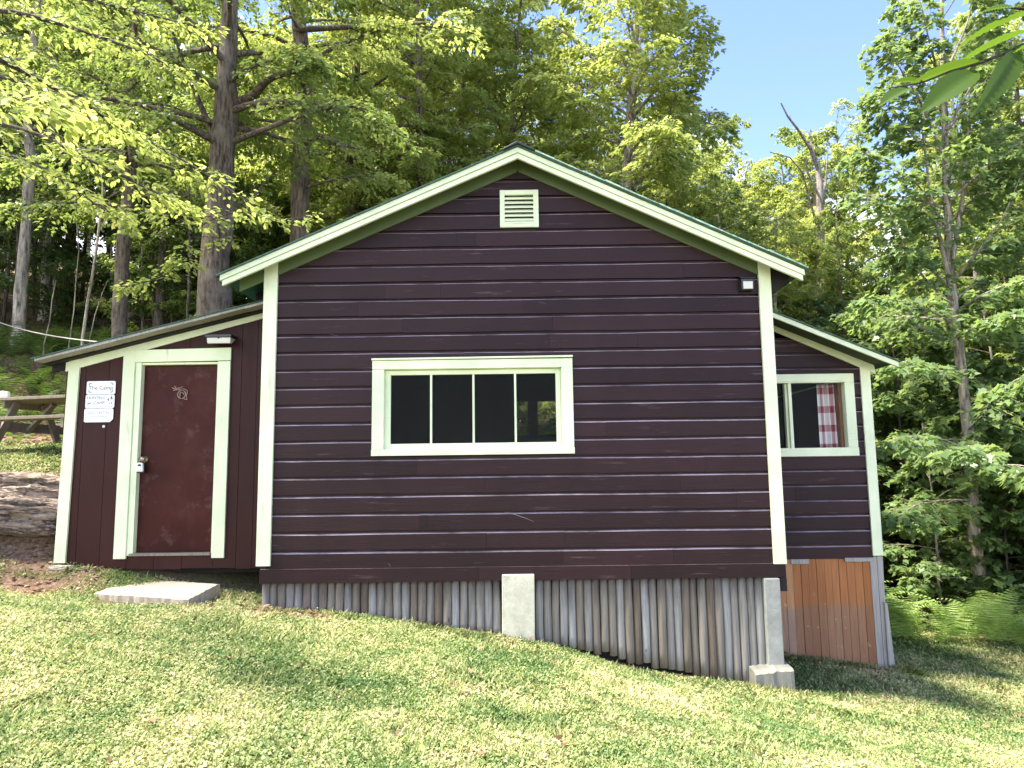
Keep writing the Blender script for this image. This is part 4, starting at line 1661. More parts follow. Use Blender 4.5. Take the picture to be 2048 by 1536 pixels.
# ------------------------------------------------------------------ trees
def leaf_shape(kind):
    """outline in (along, across) units, closed polygon"""
    if kind == 'maple':
        return np.array([(0, 0), (.10, .30), (.30, .26), (.42, .52), (.56, .22), (1.0, .0), (.56, -.22), (.42, -.52), (.30, -.26), (.10, -.30)])
    if kind == 'oval':
        return np.array([(0, 0), (.30, .26), (.68, .22), (1.0, 0), (.68, -.22), (.30, -.26)])
    return np.array([(0, 0), (.42, .30), (1.0, 0), (.42, -.30)])


class Leaves:
    def __init__(self, kind):
        self.sh = leaf_shape(kind)
        self.parts = []

    def add(self, P, D, N, S):
        """P base points, D directions, N normals, S sizes"""
        D = unit(D)
        N = unit(N - D * (N * D).sum(-1, keepdims=True))
        W = np.cross(N, D)
        a = self.sh[:, 0][None, :, None]
        b = self.sh[:, 1][None, :, None]
        fold = np.abs(b) * .25 - a * a * .12
        V = P[:, None] + (D[:, None] * a + W[:, None] * b + N[:, None] * fold) * S[:, None, None]
        self.parts.append(V.reshape(-1, 3).astype(np.float32))

    def mesh(self, name):
        return mesh_same(name, np.concatenate(self.parts), len(self.sh))


def spray(lv, r, a, b, n, width, size, droop=.25, tilt=.45):
    """flat spray of leaves along a twig from a to b"""
    d = b - a
    L = np.linalg.norm(d)
    d = d / (L + 1e-9)
    s = np.cross(d, (0, 0, 1.0))
    s /= np.linalg.norm(s) + 1e-9
    t = r.random(n) ** .8
    side = np.where(r.random(n) < .5, -1, 1)
    env = width * (1 - .65 * t) * r.random(n) ** .7
    P = a + d * (t * L)[:, None] + s * (side * env)[:, None]
    P[:, 2] += -droop * env + r.normal(0, .035, n) - .1 * L * t * t
    D = d * .75 + s * (side * .9)[:, None] + r.normal(0, .28, (n, 3))
    D[:, 2] -= .12 + .25 * r.random(n)
    N = np.stack([r.normal(0, tilt, n), r.normal(0, tilt, n), np.ones(n)], -1)
    lv.add(P, D, N, size * (.65 + .6 * r.random(n)))


def limb_path(r, p0, az, el, L, n=8, droop=.5, wob=.12):
    p = np.array(p0, float)
    pts = [p.copy()]
    st = L / (n - 1)
    for k in range(n - 1):
        az += r.normal(0, wob)
        el -= droop / (n - 1) * (1 + .4 * r.normal())
        p = p + st * np.array([math.cos(az) * math.cos(el), math.sin(az) * math.cos(el), math.sin(el)])
        pts.append(p.copy())
    return np.array(pts)


def dress(tb, lv, r, path, r0, sub_n, sub_len, leaves, width, size, start=.25, droop=.25, sides=5, twigs=True, tilt=.45):
    """thin side twigs with leaf sprays along a limb path"""
    n = len(path)
    L = np.linalg.norm(np.diff(path, axis=0), axis=1).sum()
    tb.add(path, np.linspace(r0, max(r0 * .18, .004), n), sides)
    for k in range(sub_n):
        t = start + (1 - start) * (k + r.random()) / sub_n
        f = t * (n - 1)
        i = min(int(f), n - 2)
        p = path[i] + (path[i + 1] - path[i]) * (f - i)
        d = path[i + 1] - path[i]
        base = math.atan2(d[1], d[0])
        sg = -1 if (k % 2) else 1
        a2 = base + sg * (.45 + .6 * r.random())
        l2 = sub_len * (1.05 - .55 * t) * (.7 + .5 * r.random())
        e2 = .15 - .45 * r.random()
        q = limb_path(r, p, a2, e2, l2, 4, .35, .1)
        if twigs:
            tb.add(q, [max(r0 * .22, .004), .004, .003, .002], 3)
        spray(lv, r, q[0] + (q[1] - q[0]) * .3, q[-1], leaves, width * l2, size, droop, tilt)
    spray(lv, r, path[-2], path[-1] + (path[-1] - path[-2]) * .3, leaves, width * .4 * sub_len, size, droop, tilt)


def grow(seed, trunk, radii, limbs, spec, sides=12, extra=None):
    """trunk: polyline; limbs: (count, t0, t1, length at bottom, length at top); spec: leaf settings"""
    r = rng(seed)
    tb, lv = Tubes(), Leaves(spec['kind'])
    T = np.array(trunk, float)
    # finer trunk with a little bend
    m = 26
    s = np.linspace(0, len(T) - 1, m)
    i0 = np.clip(s.astype(int), 0, len(T) - 2)
    fr = (s - i0)[:, None]
    Tf = T[i0] * (1 - fr) + T[i0 + 1] * fr
    Rf = np.interp(s, np.arange(len(radii)), radii)
    Tf[1:-1] = (Tf[:-2] + 2 * Tf[1:-1] + Tf[2:]) / 4
    Tf[:, :2] += np.cumsum(r.normal(0, .012, (m, 2)), 0)
    Rr = Rf * (1 + .05 * r.normal(size=m))
    Rr[0] *= 1.35
    tb.add(np.vstack([Tf[:1] - [0, 0, .5], Tf]), np.r_[Rr[0] * 1.15, Rr], sides)
    cnt, t0, t1, L0, L1 = limbs
    ga = r.random() * 6
    for k in range(cnt):
        t = t0 + (t1 - t0) * (k + r.random() * .8) / cnt
        f = t * (m - 1)
        i = min(int(f), m - 2)
        p = Tf[i] + (Tf[i + 1] - Tf[i]) * (f - i)
        ga += 2.4 + r.normal(0, .3)
        u = (t - t0) / (t1 - t0 + 1e-9)
        L = (L0 + (L1 - L0) * u) * (.65 + .6 * r.random())
        el = spec.get('el', .35) + .55 * u + r.normal(0, .12)
        path = limb_path(r, p, ga, el, L, 8, spec.get('droop', .6))
        rr = min(np.interp(f, np.arange(m), Rf) * .42, .012 + L * .016)
        dress(tb, lv, r, path, rr, max(4, int(spec['subs'] * L)), spec['sublen'] * (.5 + .5 * L / max(L0, .1)), spec['leaves'], spec.get('width', .45), spec['size'],
              spec.get('start', .2), spec.get('hang', .25), 5, spec.get('twigs', True), spec.get('tilt', .45))
    if extra:
        extra(tb, lv, r, Tf)
    return tb, lv


def plant(name, label, cat, group, loc, trunk_me, crown_me, bark_, leaf_, rz_=0.0, sc=(1, 1, 1)):
    e = empty(name, loc, label, cat, group)
    e.rotation_euler = (0, 0, rz_)
    e.scale = sc
    t = bpy.data.objects.new('trunk', trunk_me)
    C.objects.link(t)
    t.parent = e
    if not trunk_me.materials:
        trunk_me.materials.append(None)
    t.material_slots[0].link = 'OBJECT'
    t.material_slots[0].material = M[bark_]
    if crown_me is not None:
        c = bpy.data.objects.new('crown', crown_me)
        C.objects.link(c)
        c.parent = e
        if not crown_me.materials:
            crown_me.materials.append(None)
        c.material_slots[0].link = 'OBJECT'
        c.material_slots[0].material = M[leaf_]
    return e


def straight(h, lean=(0, 0)):
    return [(lean[0] * t * t, lean[1] * t * t, h * t) for t in np.linspace(0, 1, 6)]


PROTO = {}
PROTO['tall_a'] = grow(101, straight(15, (.5, .3)), np.linspace(.17, .03, 6), (50, .28, 1.0, 3.3, 1.4), dict(kind='rhomb', subs=6.0, sublen=1.1, leaves=60, size=.115, droop=.55))
PROTO['tall_b'] = grow(102, straight(14, (-.7, .2)), np.linspace(.14, .03, 6), (48, .30, 1.0, 3.0, 1.5), dict(kind='rhomb', subs=6.2, sublen=1.1, leaves=60, size=.11, droop=.7, el=.55))
PROTO['tall_c'] = grow(103, straight(16, (.2, -.6)), np.linspace(.15, .03, 6), (52, .2, 1.0, 2.7, 1.3), dict(kind='rhomb', subs=6.2, sublen=1.0, leaves=60, size=.105, droop=.4, el=.15))
PROTO['under_a'] = grow(104, straight(5.5, (.4, .2)), np.linspace(.045, .01, 6), (26, .15, 1.0, 1.9, .8), dict(kind='rhomb', subs=7, sublen=.8, leaves=42, size=.10, droop=.35, el=.15))
PROTO['under_b'] = grow(105, straight(6.5, (-.5, .3)), np.linspace(.05, .01, 6), (28, .2, 1.0, 1.7, .8), dict(kind='rhomb', subs=7, sublen=.8, leaves=42, size=.095, droop=.3, el=.3))
PROTO['maple_a'] = grow(106, straight(6.0, (.3, .1)), np.linspace(.05, .012, 6), (32, .08, 1.0, 2.0, .8), dict(kind='maple', subs=6, sublen=.8, leaves=28, size=.15, droop=.35, el=.12, tilt=.3))
PROTO['maple_b'] = grow(107, straight(4.2, (-.3, .2)), np.linspace(.035, .01, 6), (26, .06, 1.0, 1.5, .7), dict(kind='maple', subs=6, sublen=.7, leaves=26, size=.14, droop=.3, el=.2, tilt=.3))
PM = {k: (tb.mesh('trunk_' + k), lv.mesh('crown_' + k)) for k, (tb, lv) in PROTO.items()}
print({k: len(v[1].polygons) for k, v in PM.items()})


def put(proto, px, Y, name, label, cat, group, bark_, leaf_, sc, rz_, zs=None):
    x = float(at(px, 800, Y)[0])
    z = gz(x, Y) - .05
    zs = zs or sc
    return plant(name, label, cat, group, (x, Y, z), PM[proto][0], PM[proto][1], bark_, leaf_, rz_, (sc, sc, zs))


r = rng(900)
TALL = ['tall_a', 'tall_b', 'tall_c']
# tall trees on the left hillside
LH = [(-150, 21), (-60, 26), (30, 30), (120, 23), (205, 28), (300, 33), (385, 25), (-10, 38), (160, 40), (340, 42), (520, 40),
      (80, 19.5), (-220, 30), (-320, 24), (250, 20.5), (640, 33), (-120, 44), (430, 48), (60, 50), (-420, 34), (700, 46), (250, 52)]
for i, (px, Y) in enumerate(LH):
    put(TALL[i % 3], px, Y, 'forest_tree', 'slender dark-trunked tree deep in the woods of the left hillside', 'tree', 'woods on the left hillside',
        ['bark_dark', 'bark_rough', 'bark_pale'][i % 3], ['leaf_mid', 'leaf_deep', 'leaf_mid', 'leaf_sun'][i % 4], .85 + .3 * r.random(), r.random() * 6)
# low growth on the left hillside
for i in range(64):
    px, Y = -300 + 980 * r.random(), 16.5 + 20 * r.random() ** 1.2
    put(['under_a', 'under_b'][i % 2], px, Y, 'understory_tree', 'low dark leafy young tree under the tall trees of the left hillside', 'young tree', 'young trees on the left hillside',
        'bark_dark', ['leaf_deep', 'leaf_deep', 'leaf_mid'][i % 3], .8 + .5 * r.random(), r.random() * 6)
# trees behind the roof ridge
for i, (px, Y) in enumerate([(690, 17), (780, 21), (850, 16.5), (930, 24), (1010, 18.5), (1110, 21), (910, 19), (1060, 28), (790, 25), (1160, 24), (880, 30), (1010, 34), (740, 28), (1200, 32)]):
    put(TALL[i % 3], px, Y, 'forest_tree', 'leafy sunlit tree rising right behind the cabin roof ridge', 'tree', 'woods behind the cabin',
        'bark_rough', ['leaf_sun', 'leaf_sun', 'leaf_sun'][i % 3], .85 + .25 * r.random(), r.random() * 6)
put('under_a', 1095, 15.0, 'understory_tree', 'low bright young tree standing right behind the cabin', 'young tree', 'young trees behind the cabin', 'bark_dark', 'leaf_sun', .8, 1.0)
for i in range(14):
    px, Y = 620 + 700 * i / 13, 15.5 + 5 * r.random()
    put(['under_a', 'under_b'][i % 2], px, Y, 'understory_tree', 'low bright young tree standing right behind the cabin', 'young tree', 'young trees behind the cabin',
        'bark_dark', ['leaf_sun', 'leaf_mid'][i % 2], 1.0 + .4 * r.random(), r.random() * 6)
# low crowns to the right of the ridge: tops stay below the open sky
for i, (px, Y, s) in enumerate([(1180, 23, .85), (1250, 26, .92), (1320, 22, .78), (1385, 25, .84), (1440, 21.5, .72), (1500, 24, .80), (1560, 22, .72), (1620, 26, .88), (1680, 23, .82), (1350, 19, .66), (1480, 19.5, .66), (1590, 20.5, .66), (1640, 18.2, .52), (1690, 18.6, .60), (1545, 18.4, .60), (1410, 19.5, .74), (1345, 24, .92), (1370, 21, .80), (1430, 23, .86), (1465, 27, .98), (1530, 26, .92), (1575, 24, .86), (1650, 24, .88), (1715, 25, .98), (1310, 32, .85), (1480, 34, .86), (1600, 36, .95), (1430, 29, .74),
                                (1700, 33, .9), (1780, 27, .78), (1860, 32, .95), (1960, 28, 1.0), (2060, 33, 1.2), (2150, 26, 1.2), (1990, 20, .95), (2090, 19, 1.05), (1900, 23, .95), (2180, 17, 1.0)]):
    put(TALL[(i + 1) % 3], px, Y, 'forest_tree', 'rounded yellow-green tree in the far row right of the cabin roof', 'tree', 'far trees right of the cabin',
        ['bark_pale', 'bark_rough'][i % 2], ['leaf_sun', 'leaf_mid', 'leaf_sun'][i % 3], s, r.random() * 6)
# young maples filling the right edge of the clearing
MA = [(1800, 15, 'maple_a', 1.0), (1850, 13.2, 'maple_b', .85), (1930, 16.5, 'maple_a', 1.15), (2020, 14.2, 'maple_a', 1.1), (2090, 12.6, 'maple_b', 1.15), (1740, 17.5, 'maple_a', 1.1),
      (1680, 16, 'maple_b', 1.1), (1600, 18.5, 'maple_a', 1.15), (1880, 19, 'maple_a', 1.3), (2050, 18, 'maple_a', 1.3), (1770, 21, 'maple_a', 1.3), (1990, 22, 'maple_a', 1.3), (1980, 12.9, 'maple_b', .8), (1530, 20, 'maple_a', 1.1), (2140, 16, 'maple_a', 1.2),
      (1830, 24, 'maple_a', 1.4), (1930, 26, 'maple_a', 1.5), (2080, 24, 'maple_a', 1.5), (1690, 24, 'maple_a', 1.4), (1600, 23, 'maple_a', 1.3), (2040, 20, 'maple_b', 1.5), (1890, 15, 'maple_b', 1.1)]
for i, (px, Y, k, s) in enumerate(MA):
    put(k, px, Y, 'young_maple', 'young layered maple in the thicket right of the wing', 'young maple', 'maple thicket at the right',
        'bark_pale' if i % 2 else 'bark_dark', ['leaf_cool', 'leaf_cool', 'leaf_mid'][i % 3], s, r.random() * 6)


for i, (x, y) in enumerate([(-16.5, 13.5), (-17.5, 18), (-21, 14), (-23, 20), (-24, 9)]):
    plant('forest_tree', 'slender dark-trunked tree deep in the woods of the left hillside', 'tree', 'woods on the left hillside', (x, y, gz(x, y) - .05),
          PM[TALL[i % 3]][0], PM[TALL[i % 3]][1], ['bark_dark', 'bark_rough', 'bark_pale'][i % 3], 'leaf_mid', i * 1.3, (1, 1, 1))
for i, (x, y, k, sc) in enumerate([(11.5, 10.5, 'maple_a', 1.2), (12.5, 13.5, 'maple_a', 1.4), (13.5, 9, 'maple_b', 1.4), (15, 12, 'maple_a', 1.5), (17, 16, 'maple_a', 1.6), (10.8, 12.8, 'maple_b', 1.2), (18, 10, 'maple_a', 1.5), (20, 18, 'tall_a', 1.0), (23, 14, 'tall_b', 1.0), (16, 20, 'tall_c', 1.0), (27, 22, 'tall_a', 1.1)]):
    if k.startswith('maple'):
        plant('young_maple', 'young layered maple in the thicket right of the wing', 'young maple', 'maple thicket at the right', (x, y, gz(x, y) - .05), PM[k][0], PM[k][1], 'bark_pale', 'leaf_cool', i * 1.7, (sc, sc, sc))
    else:
        plant('forest_tree', 'rounded yellow-green tree in the far row right of the cabin roof', 'tree', 'far trees right of the cabin', (x, y, gz(x, y) - .05), PM[k][0], PM[k][1], 'bark_rough', 'leaf_mid', i * 1.7, (sc, sc, sc))


# ---- trees one can tell apart
def px_trunk(pts, Y, drop=True):
    """pixel polyline -> local polyline above the foot of the tree"""
    W = [at(p[0], p[1], Y + (p[2] if len(p) > 2 else 0)) for p in pts]
    x, y = W[0][0], W[0][1]
    base = np.array([x, y, gz(x, y) - .03])
    out = [w - base for w in W]
    if out[0][2] > .3:
        out = [np.array([0, 0, 0])] + out
    else:
        out[0] = np.array([0, 0, 0.0])
    return base, out


def limb_px(tb, lv, r, base, pts, r0, n_sub, sub_len, leaves, size, start=.3, width=.45, wid1=.3):
    W = np.array([at(p[0], p[1], p[2]) - base for p in pts])
    s = np.linspace(0, len(W) - 1, 4 * len(W))
    i0 = np.clip(s.astype(int), 0, len(W) - 2)
    fr = (s - i0)[:, None]
    q = W[i0] * (1 - fr) + W[i0 + 1] * fr
    q[1:-1] = (q[:-2] + 2 * q[1:-1] + q[2:]) / 4
    dress(tb, lv, r, q, r0, n_sub, sub_len, leaves, width, size, start)


def hero(name, label, cat, seed, pts, Y, radii, limbs, spec, bark_, leaf_, extra=None, sides=16, group=None):
    base, T = px_trunk(pts, Y)
    if len(T) > len(radii):
        radii = [radii[0] * 1.05] + list(radii)
    ex = (lambda tb, lv, r, Tf: extra(tb, lv, r, base)) if extra else None
    tb, lv = grow(seed, T, radii, limbs, spec, sides, ex)
    return plant(name, label, cat, group, tuple(base), tb.mesh('trunk'), lv.mesh('crown') if lv.parts else None, bark_, leaf_)


MIDSPEC = dict(kind='rhomb', subs=6, sublen=.95, leaves=44, size=.10, droop=.7, el=.2, tilt=.5)


def exA(tb, lv, r, b):
    limb_px(tb, lv, r, b, [(455, 215, 12), (500, 195, 11.9), (540, 155, 11.6), (600, 140, 11.2), (640, 135, 11)], .10, 8, .8, 26, .10, .5)
    limb_px(tb, lv, r, b, [(448, 290, 12), (520, 262, 11.6), (590, 235, 11.2), (672, 210, 10.8), (760, 220, 10.4)], .06, 14, .9, 26, .10, .45)
    limb_px(tb, lv, r, b, [(440, 300, 12), (400, 210, 11.8), (365, 120, 11.5), (330, 20, 11)], .07, 8, .8, 26, .10, .4)
    limb_px(tb, lv, r, b, [(450, 420, 12), (500, 400, 12.3), (560, 330, 12.8)], .03, 6, .6, 22, .09, .4)


hero('forest_tree', 'thickest rough-barked trunk, rising behind the lean-to roof', 'tree', 301,
     [(432, 640), (438, 540), (447, 420), (452, 300), (462, 170), (470, 40), (478, -150), (485, -400)], 12, [.275, .255, .235, .205, .175, .15, .12, .05],
     (26, .50, 1, 3.2, 1.6), MIDSPEC, 'bark_rough', 'leaf_mid', exA)


def exB(tb, lv, r, b):
    limb_px(tb, lv, r, b, [(603, 290, 14), (640, 270, 13.6), (680, 290, 13.2), (735, 300, 12.9)], .08, 9, .8, 26, .10, .4)
    limb_px(tb, lv, r, b, [(598, 380, 14), (660, 360, 13.6), (720, 350, 13.2), (790, 360, 13)], .035, 10, .8, 26, .10, .3)
    limb_px(tb, lv, r, b, [(590, 60, 14), (680, 55, 13.4), (760, 50, 13), (860, 45, 12.6), (950, 60, 12.2)], .07, 16, 1.1, 30, .10, .3)


hero('forest_tree', 'second thick trunk, standing between the thickest trunk and the roof ridge', 'tree', 302,
     [(598, 470), (600, 380), (604, 290), (610, 190), (606, 90), (594, -20), (580, -200)], 14, [.20, .19, .185, .175, .16, .14, .06],
     (24, .45, 1, 3.4, 1.6), MIDSPEC, 'bark_rough', 'leaf_sun', exB)
hero('forest_tree', 'shaggy-barked trunk behind the middle of the lean-to roof', 'tree', 303,
     [(243, 690), (247, 590), (255, 480), (266, 380), (270, 260), (274, 130), (288, 10), (300, -160)], 13, [.135, .13, .125, .115, .105, .10, .09, .05],
     (22, .45, 1, 2.6, 1.4), MIDSPEC, 'bark_rough', 'leaf_mid')
hero('forest_tree', 'reddish slim trunk between the shaggy trunk and the thickest trunk', 'tree', 304,
     [(317, 670), (322, 570), (330, 470), (338, 380), (352, 310), (385, 260), (420, 180)], 16, [.115, .105, .10, .095, .085, .07, .03],
     (12, .55, 1, 2.2, 1.2), MIDSPEC, 'bark_dark', 'leaf_mid')
hero('forest_tree', 'pale smooth trunk with dark rings near the left edge of the photo', 'tree', 305,
     [(32, 688), (42, 560), (52, 430), (60, 320), (54, 262), (60, 150), (74, 20), (80, -150)], 15, [.125, .12, .11, .10, .085, .075, .065, .03],
     (18, .5, 1, 2.4, 1.3), MIDSPEC, 'bark_pale', 'leaf_mid')
# thin bare saplings on the hillside
for i, (pts, Y, w) in enumerate([
    ([(166, 672), (176, 600), (190, 520), (200, 440), (206, 380), (202, 330), (198, 240)], 13, .034),
    ([(138, 690), (148, 620), (152, 560), (158, 500), (154, 450), (148, 380)], 14, .014),
    ([(88, 688), (100, 640), (104, 600), (112, 560)], 14, .016),
    ([(180, 676), (190, 630), (205, 585), (216, 560)], 14, .013),
    ([(285, 640), (284, 520), (287, 430), (288, 330)], 17, .035),
    ([(343, 640), (340, 570), (346, 500)], 17, .022),
    ([(386, 640), (380, 560), (384, 470), (378, 380)], 18, .035),
    ([(10, 600), (20, 480), (25, 380), (30, 280)], 19, .05),
    ([(110, 620), (108, 500), (104, 380), (110, 240)], 20, .055),
    ([(500, 560), (520, 420), (560, 300), (600, 200)], 19, .06),
    ([(668, 430), (700, 330), (735, 240)], 18, .05),
    ([(225, 640), (222, 520), (228, 400)], 20, .05),
    ([(480, 560), (490, 430), (495, 300)], 22, .06)]):
    base, T = px_trunk(pts, Y)
    tb = Tubes()
    T = np.array(T)
    T = np.vstack([T[:1] - [0, 0, .3], T])
    tb.add(T, np.linspace(w, w * .5, len(T)), 7)
    e = empty('sapling', tuple(base), 'thin bare pale stem standing among the trunks of the left hillside', 'sapling', 'thin bare stems on the left hillside')
    me = tb.mesh('stem')
    link('trunk', me, M['bark_pale'], e)

# tall crown that stands against the blue sky
CS = dict(kind='oval', subs=6, sublen=1.0, leaves=46, size=.125, droop=.9, el=.6, tilt=.6, width=.5)


def exK(tb, lv, r, b):
    for pts in ([(1262, 200, 17), (1320, 150, 16.6), (1380, 90, 16.3), (1400, 20, 16)], [(1262, 240, 17), (1310, 180, 16.5), (1350, 160, 16.2), (1395, 110, 16)],
                [(1260, 330, 17), (1310, 290, 16.5), (1335, 240, 16.2), (1350, 190, 16)],
                [(1262, 150, 17), (1320, 60, 17), (1360, -40, 17)], [(1258, 300, 17), (1190, 230, 16.5), (1120, 180, 16)], [(1260, 200, 17), (1180, 110, 16.5), (1100, 40, 16)],
                [(1256, 380, 17), (1310, 330, 16.4), (1340, 300, 16)], [(1256, 390, 17), (1190, 340, 16.4), (1130, 310, 16)]):
        limb_px(tb, lv, r, b, pts, .05, 20, .95, 42, .125, .2, .55)


hero('ash_tree', 'tall leafy tree whose right side stands against the blue sky', 'tree', 306,
     [(1240, 560), (1250, 420), (1257, 250), (1264, 130), (1268, 0), (1270, -200)], 17, [.15, .13, .10, .09, .08, .04],
     (44, .34, 1, 2.5, 1.8), CS, 'bark_pale', 'leaf_sun', exK)

# dead snag
def snag(tb, r, b):
    pass


base, T = px_trunk([(1642, 700), (1640, 560), (1640, 450), (1640, 370), (1636, 330)], 19.5)
tb = Tubes()
T = np.array(T)
tb.add(np.vstack([T[:1] - [0, 0, .5], T]), [.17, .165, .155, .14, .12, .09, .07][:len(T) + 1], 12)
for pts, r0 in (([(1638, 345, 19.5), (1622, 300, 19.3), (1598, 262, 19.1), (1575, 232, 19), (1562, 206, 18.9)], .055), ([(1634, 340, 19.5), (1627, 300, 19.5), (1618, 266, 19.5)], .032),
                ([(1640, 470, 19.5), (1622, 410, 19.2), (1605, 345, 19), (1580, 315, 18.8), (1540, 304, 18.6)], .038), ([(1641, 420, 19.5), (1652, 360, 19.7), (1655, 310, 19.8)], .05),
                ([(1642, 400, 19.5), (1615, 345, 19.1), (1612, 320, 19)], .04), ([(1577, 236, 19), (1583, 226, 19)], .015)):
    P = np.array([at(*p) - base for p in pts])
    tb.add(P, np.linspace(r0, r0 * .35, len(P)), 7)
e = empty('dead_tree', tuple(base), 'bleached leafless snag with a broken limb pointing up left into the blue sky', 'dead tree')
link('trunk', tb.mesh('trunk'), M['bark_snag'], e)


# tall maple at the right
def exR(tb, lv, r, b):
    L = [([(1907, 600, 13), (1885, 500, 13), (1862, 400, 13), (1850, 300, 13), (1835, 180, 13)], .05), ([(1905, 520, 13), (1925, 400, 13), (1935, 280, 13), (1940, 150, 13)], .05),
         ([(1908, 560, 13), (1960, 500, 12.7), (2010, 430, 12.4), (2050, 330, 12.2)], .035), ([(1905, 610, 13), (1850, 560, 12.8), (1800, 480, 12.6), (1770, 400, 12.4)], .03),
         ([(1895, 330, 13), (1840, 200, 12.8), (1790, 120, 12.7), (1765, 80, 12.6)], .03), ([(1893, 200, 13), (1860, 90, 12.8), (1840, 0, 12.7)], .03),
         ([(1850, 300, 13), (1800, 240, 12.8), (1755, 190, 12.7)], .025), ([(1892, 260, 13), (1950, 160, 12.8), (2000, 90, 12.6)], .03), ([(1900, 400, 13), (1980, 330, 12.6), (2060, 270, 12.3)], .03),
         ([(1890, 450, 13), (1830, 360, 12.7), (1770, 330, 12.5), (1720, 300, 12.4)], .025), ([(1890, 150, 13), (1930, 60, 13), (1960, -40, 13)], .03)]
    for pts, r0 in L:
        limb_px(tb, lv, r, b, pts, r0, 18, .85, 26, .13, .2, .5)
    # low layered branches that reach forward
    for pts in ([(1940, 900, 13), (1890, 880, 11.5), (1840, 870, 10.4), (1790, 880, 9.7)], [(1945, 960, 13), (1990, 930, 11.5), (2040, 930, 10), (2080, 940, 9.2)],
                [(1938, 860, 13), (1980, 800, 11.6), (2030, 760, 10.6), (2080, 740, 10)], [(1925, 760, 13), (1870, 740, 12), (1820, 720, 11.2), (1780, 730, 10.6)],
                [(1915, 680, 13), (1980, 640, 12), (2040, 620, 11)], [(1942, 900, 13), (1950, 900, 11.4), (1940, 890, 10), (1920, 900, 9)],
                [(1910, 650, 13), (1860, 620, 12.4), (1800, 600, 11.8), (1740, 600, 11.4)], [(1945, 1000, 13), (1890, 1000, 11.8), (1830, 1010, 10.8), (1800, 1030, 10.3)]):
        limb_px(tb, lv, r, b, pts, .022, 18, .75, 20, .14, .15, .5)


hero('maple_tree', 'tall forking maple at the right with layered lower branches', 'tree', 307,
     [(1968, 1205), (1955, 1080), (1944, 960), (1935, 830), (1918, 700), (1906, 600), (1898, 470), (1892, 300), (1888, 120), (1885, -60)], 13, [.125, .105, .10, .095, .09, .085, .07, .055, .045, .02],
     (22, .5, 1, 1.7, 1.3), dict(kind='maple', subs=6, sublen=.8, leaves=28, size=.13, droop=.5, el=.5, tilt=.45), 'bark_pale', 'leaf_cool', exR)


# overhanging beech at the left, trunk outside the frame
def exL(tb, lv, r, b):
    L = [([(-220, 60, 7.4), (-60, 90, 6.2), (60, 150, 6.6), (180, 215, 7.0), (260, 270, 7.4)], .04), ([(-220, 20, 7.4), (20, 20, 8.0), (160, 60, 8.4), (300, 110, 8.8), (400, 170, 9.0)], .04),
         ([(-200, 160, 7), (-60, 180, 5.5), (30, 190, 4.9), (110, 215, 4.6)], .025), ([(-200, 200, 7.5), (60, 260, 7.4), (200, 330, 7.4), (300, 380, 7.6), (390, 420, 7.8)], .03),
         ([(-200, 100, 7.5), (100, 180, 8), (260, 260, 8.2), (400, 340, 8.4), (520, 420, 8.6)], .03), ([(-200, -40, 7.4), (100, -20, 8.4), (260, 20, 9.0), (420, 60, 9.4)], .04),
         ([(-200, 260, 8), (60, 320, 8), (180, 400, 8), (250, 450, 8.1)], .02)]
    for pts, r0 in L:
        limb_px(tb, lv, r, b, pts, r0, 22, .62, 17, .085, .12, .5)


hero('beech_tree', 'beech whose bright leafy branches hang in from the upper left edge', 'tree', 308,
     [(-260, 900), (-255, 600), (-240, 200), (-220, -100), (-210, -400)], 7.3, [.16, .14, .12, .10, .05],
     (6, .75, 1, 1.2, 1), dict(kind='oval', subs=4, sublen=.7, leaves=14, size=.085, droop=.4), 'bark_dark', 'leaf_sun', exL)


# small bright branch over the lean-to roof, part of a slim understory beech behind it
def exM(tb, lv, r, b):
    for pts in ([(372, 560, 10.6), (340, 540, 10), (310, 560, 9.7), (270, 568, 9.5), (244, 578, 9.4)], [(372, 540, 10.6), (365, 520, 10), (350, 530, 9.8)],
                [(376, 470, 10.6), (420, 440, 10), (480, 420, 9.6), (560, 440, 9.4), (640, 430, 9.3)], [(376, 450, 10.6), (330, 420, 10), (270, 420, 9.6), (230, 430, 9.4)]):
        limb_px(tb, lv, r, b, pts, .012, 12, .32, 12, .085, .1, .5)


hero('beech_sapling', 'slim young beech behind the lean-to roof, one low bright branch', 'young tree', 309,
     [(384, 700), (380, 560), (374, 430), (380, 330)], 10.7, [.022, .018, .014, .006],
     (7, .55, 1, .7, .5), dict(kind='oval', subs=6, sublen=.4, leaves=12, size=.085, droop=.4), 'bark_dark', 'leaf_sun', exM, 8)

# near beech branch at the upper right
br_root = empty('beech_branch', (1.9, .9, gz(1.9, .9)), 'near beech twig with large toothed leaves at the upper right corner', 'branch')
tw_ = Tubes()
ex0, ex1 = at(2048, 92, 1.12), at(1778, 176, 1.16)
tw_.add(np.array([(1.9, .9, gz(1.9, .9) - .2), (1.92, .92, 1.0), (1.88, .96, 2.2), (1.80, 1.0, 3.2), (1.9, 1.1, 4.2)]), [.035, .03, .024, .018, .01], 9)
tp_ = np.array([(1.86, .97, 2.35), (1.5, 1.02, 2.32), (1.15, 1.08, 2.26), at(2100, 78, 1.12), ex0, at(1960, 126, 1.13), at(1900, 143, 1.14), at(1845, 165, 1.15), ex1])
tw_.add(tp_, [.010, .008, .005, .0032, .0028, .0024, .002, .0016, .001], 7)
tp2 = np.array([(1.5, 1.02, 2.32), (1.2, 1.0, 2.36), at(2120, 0, .98), at(2048, 18, .98), at(1990, 12, 1.0)])
tw_.add(tp2, [.006, .004, .003, .0024, .001], 7)
me = tw_.mesh('twig')
me.transform(Matrix.Translation(-Vector(br_root.location)))
link('twig', me, M['bark_dark'], br_root)


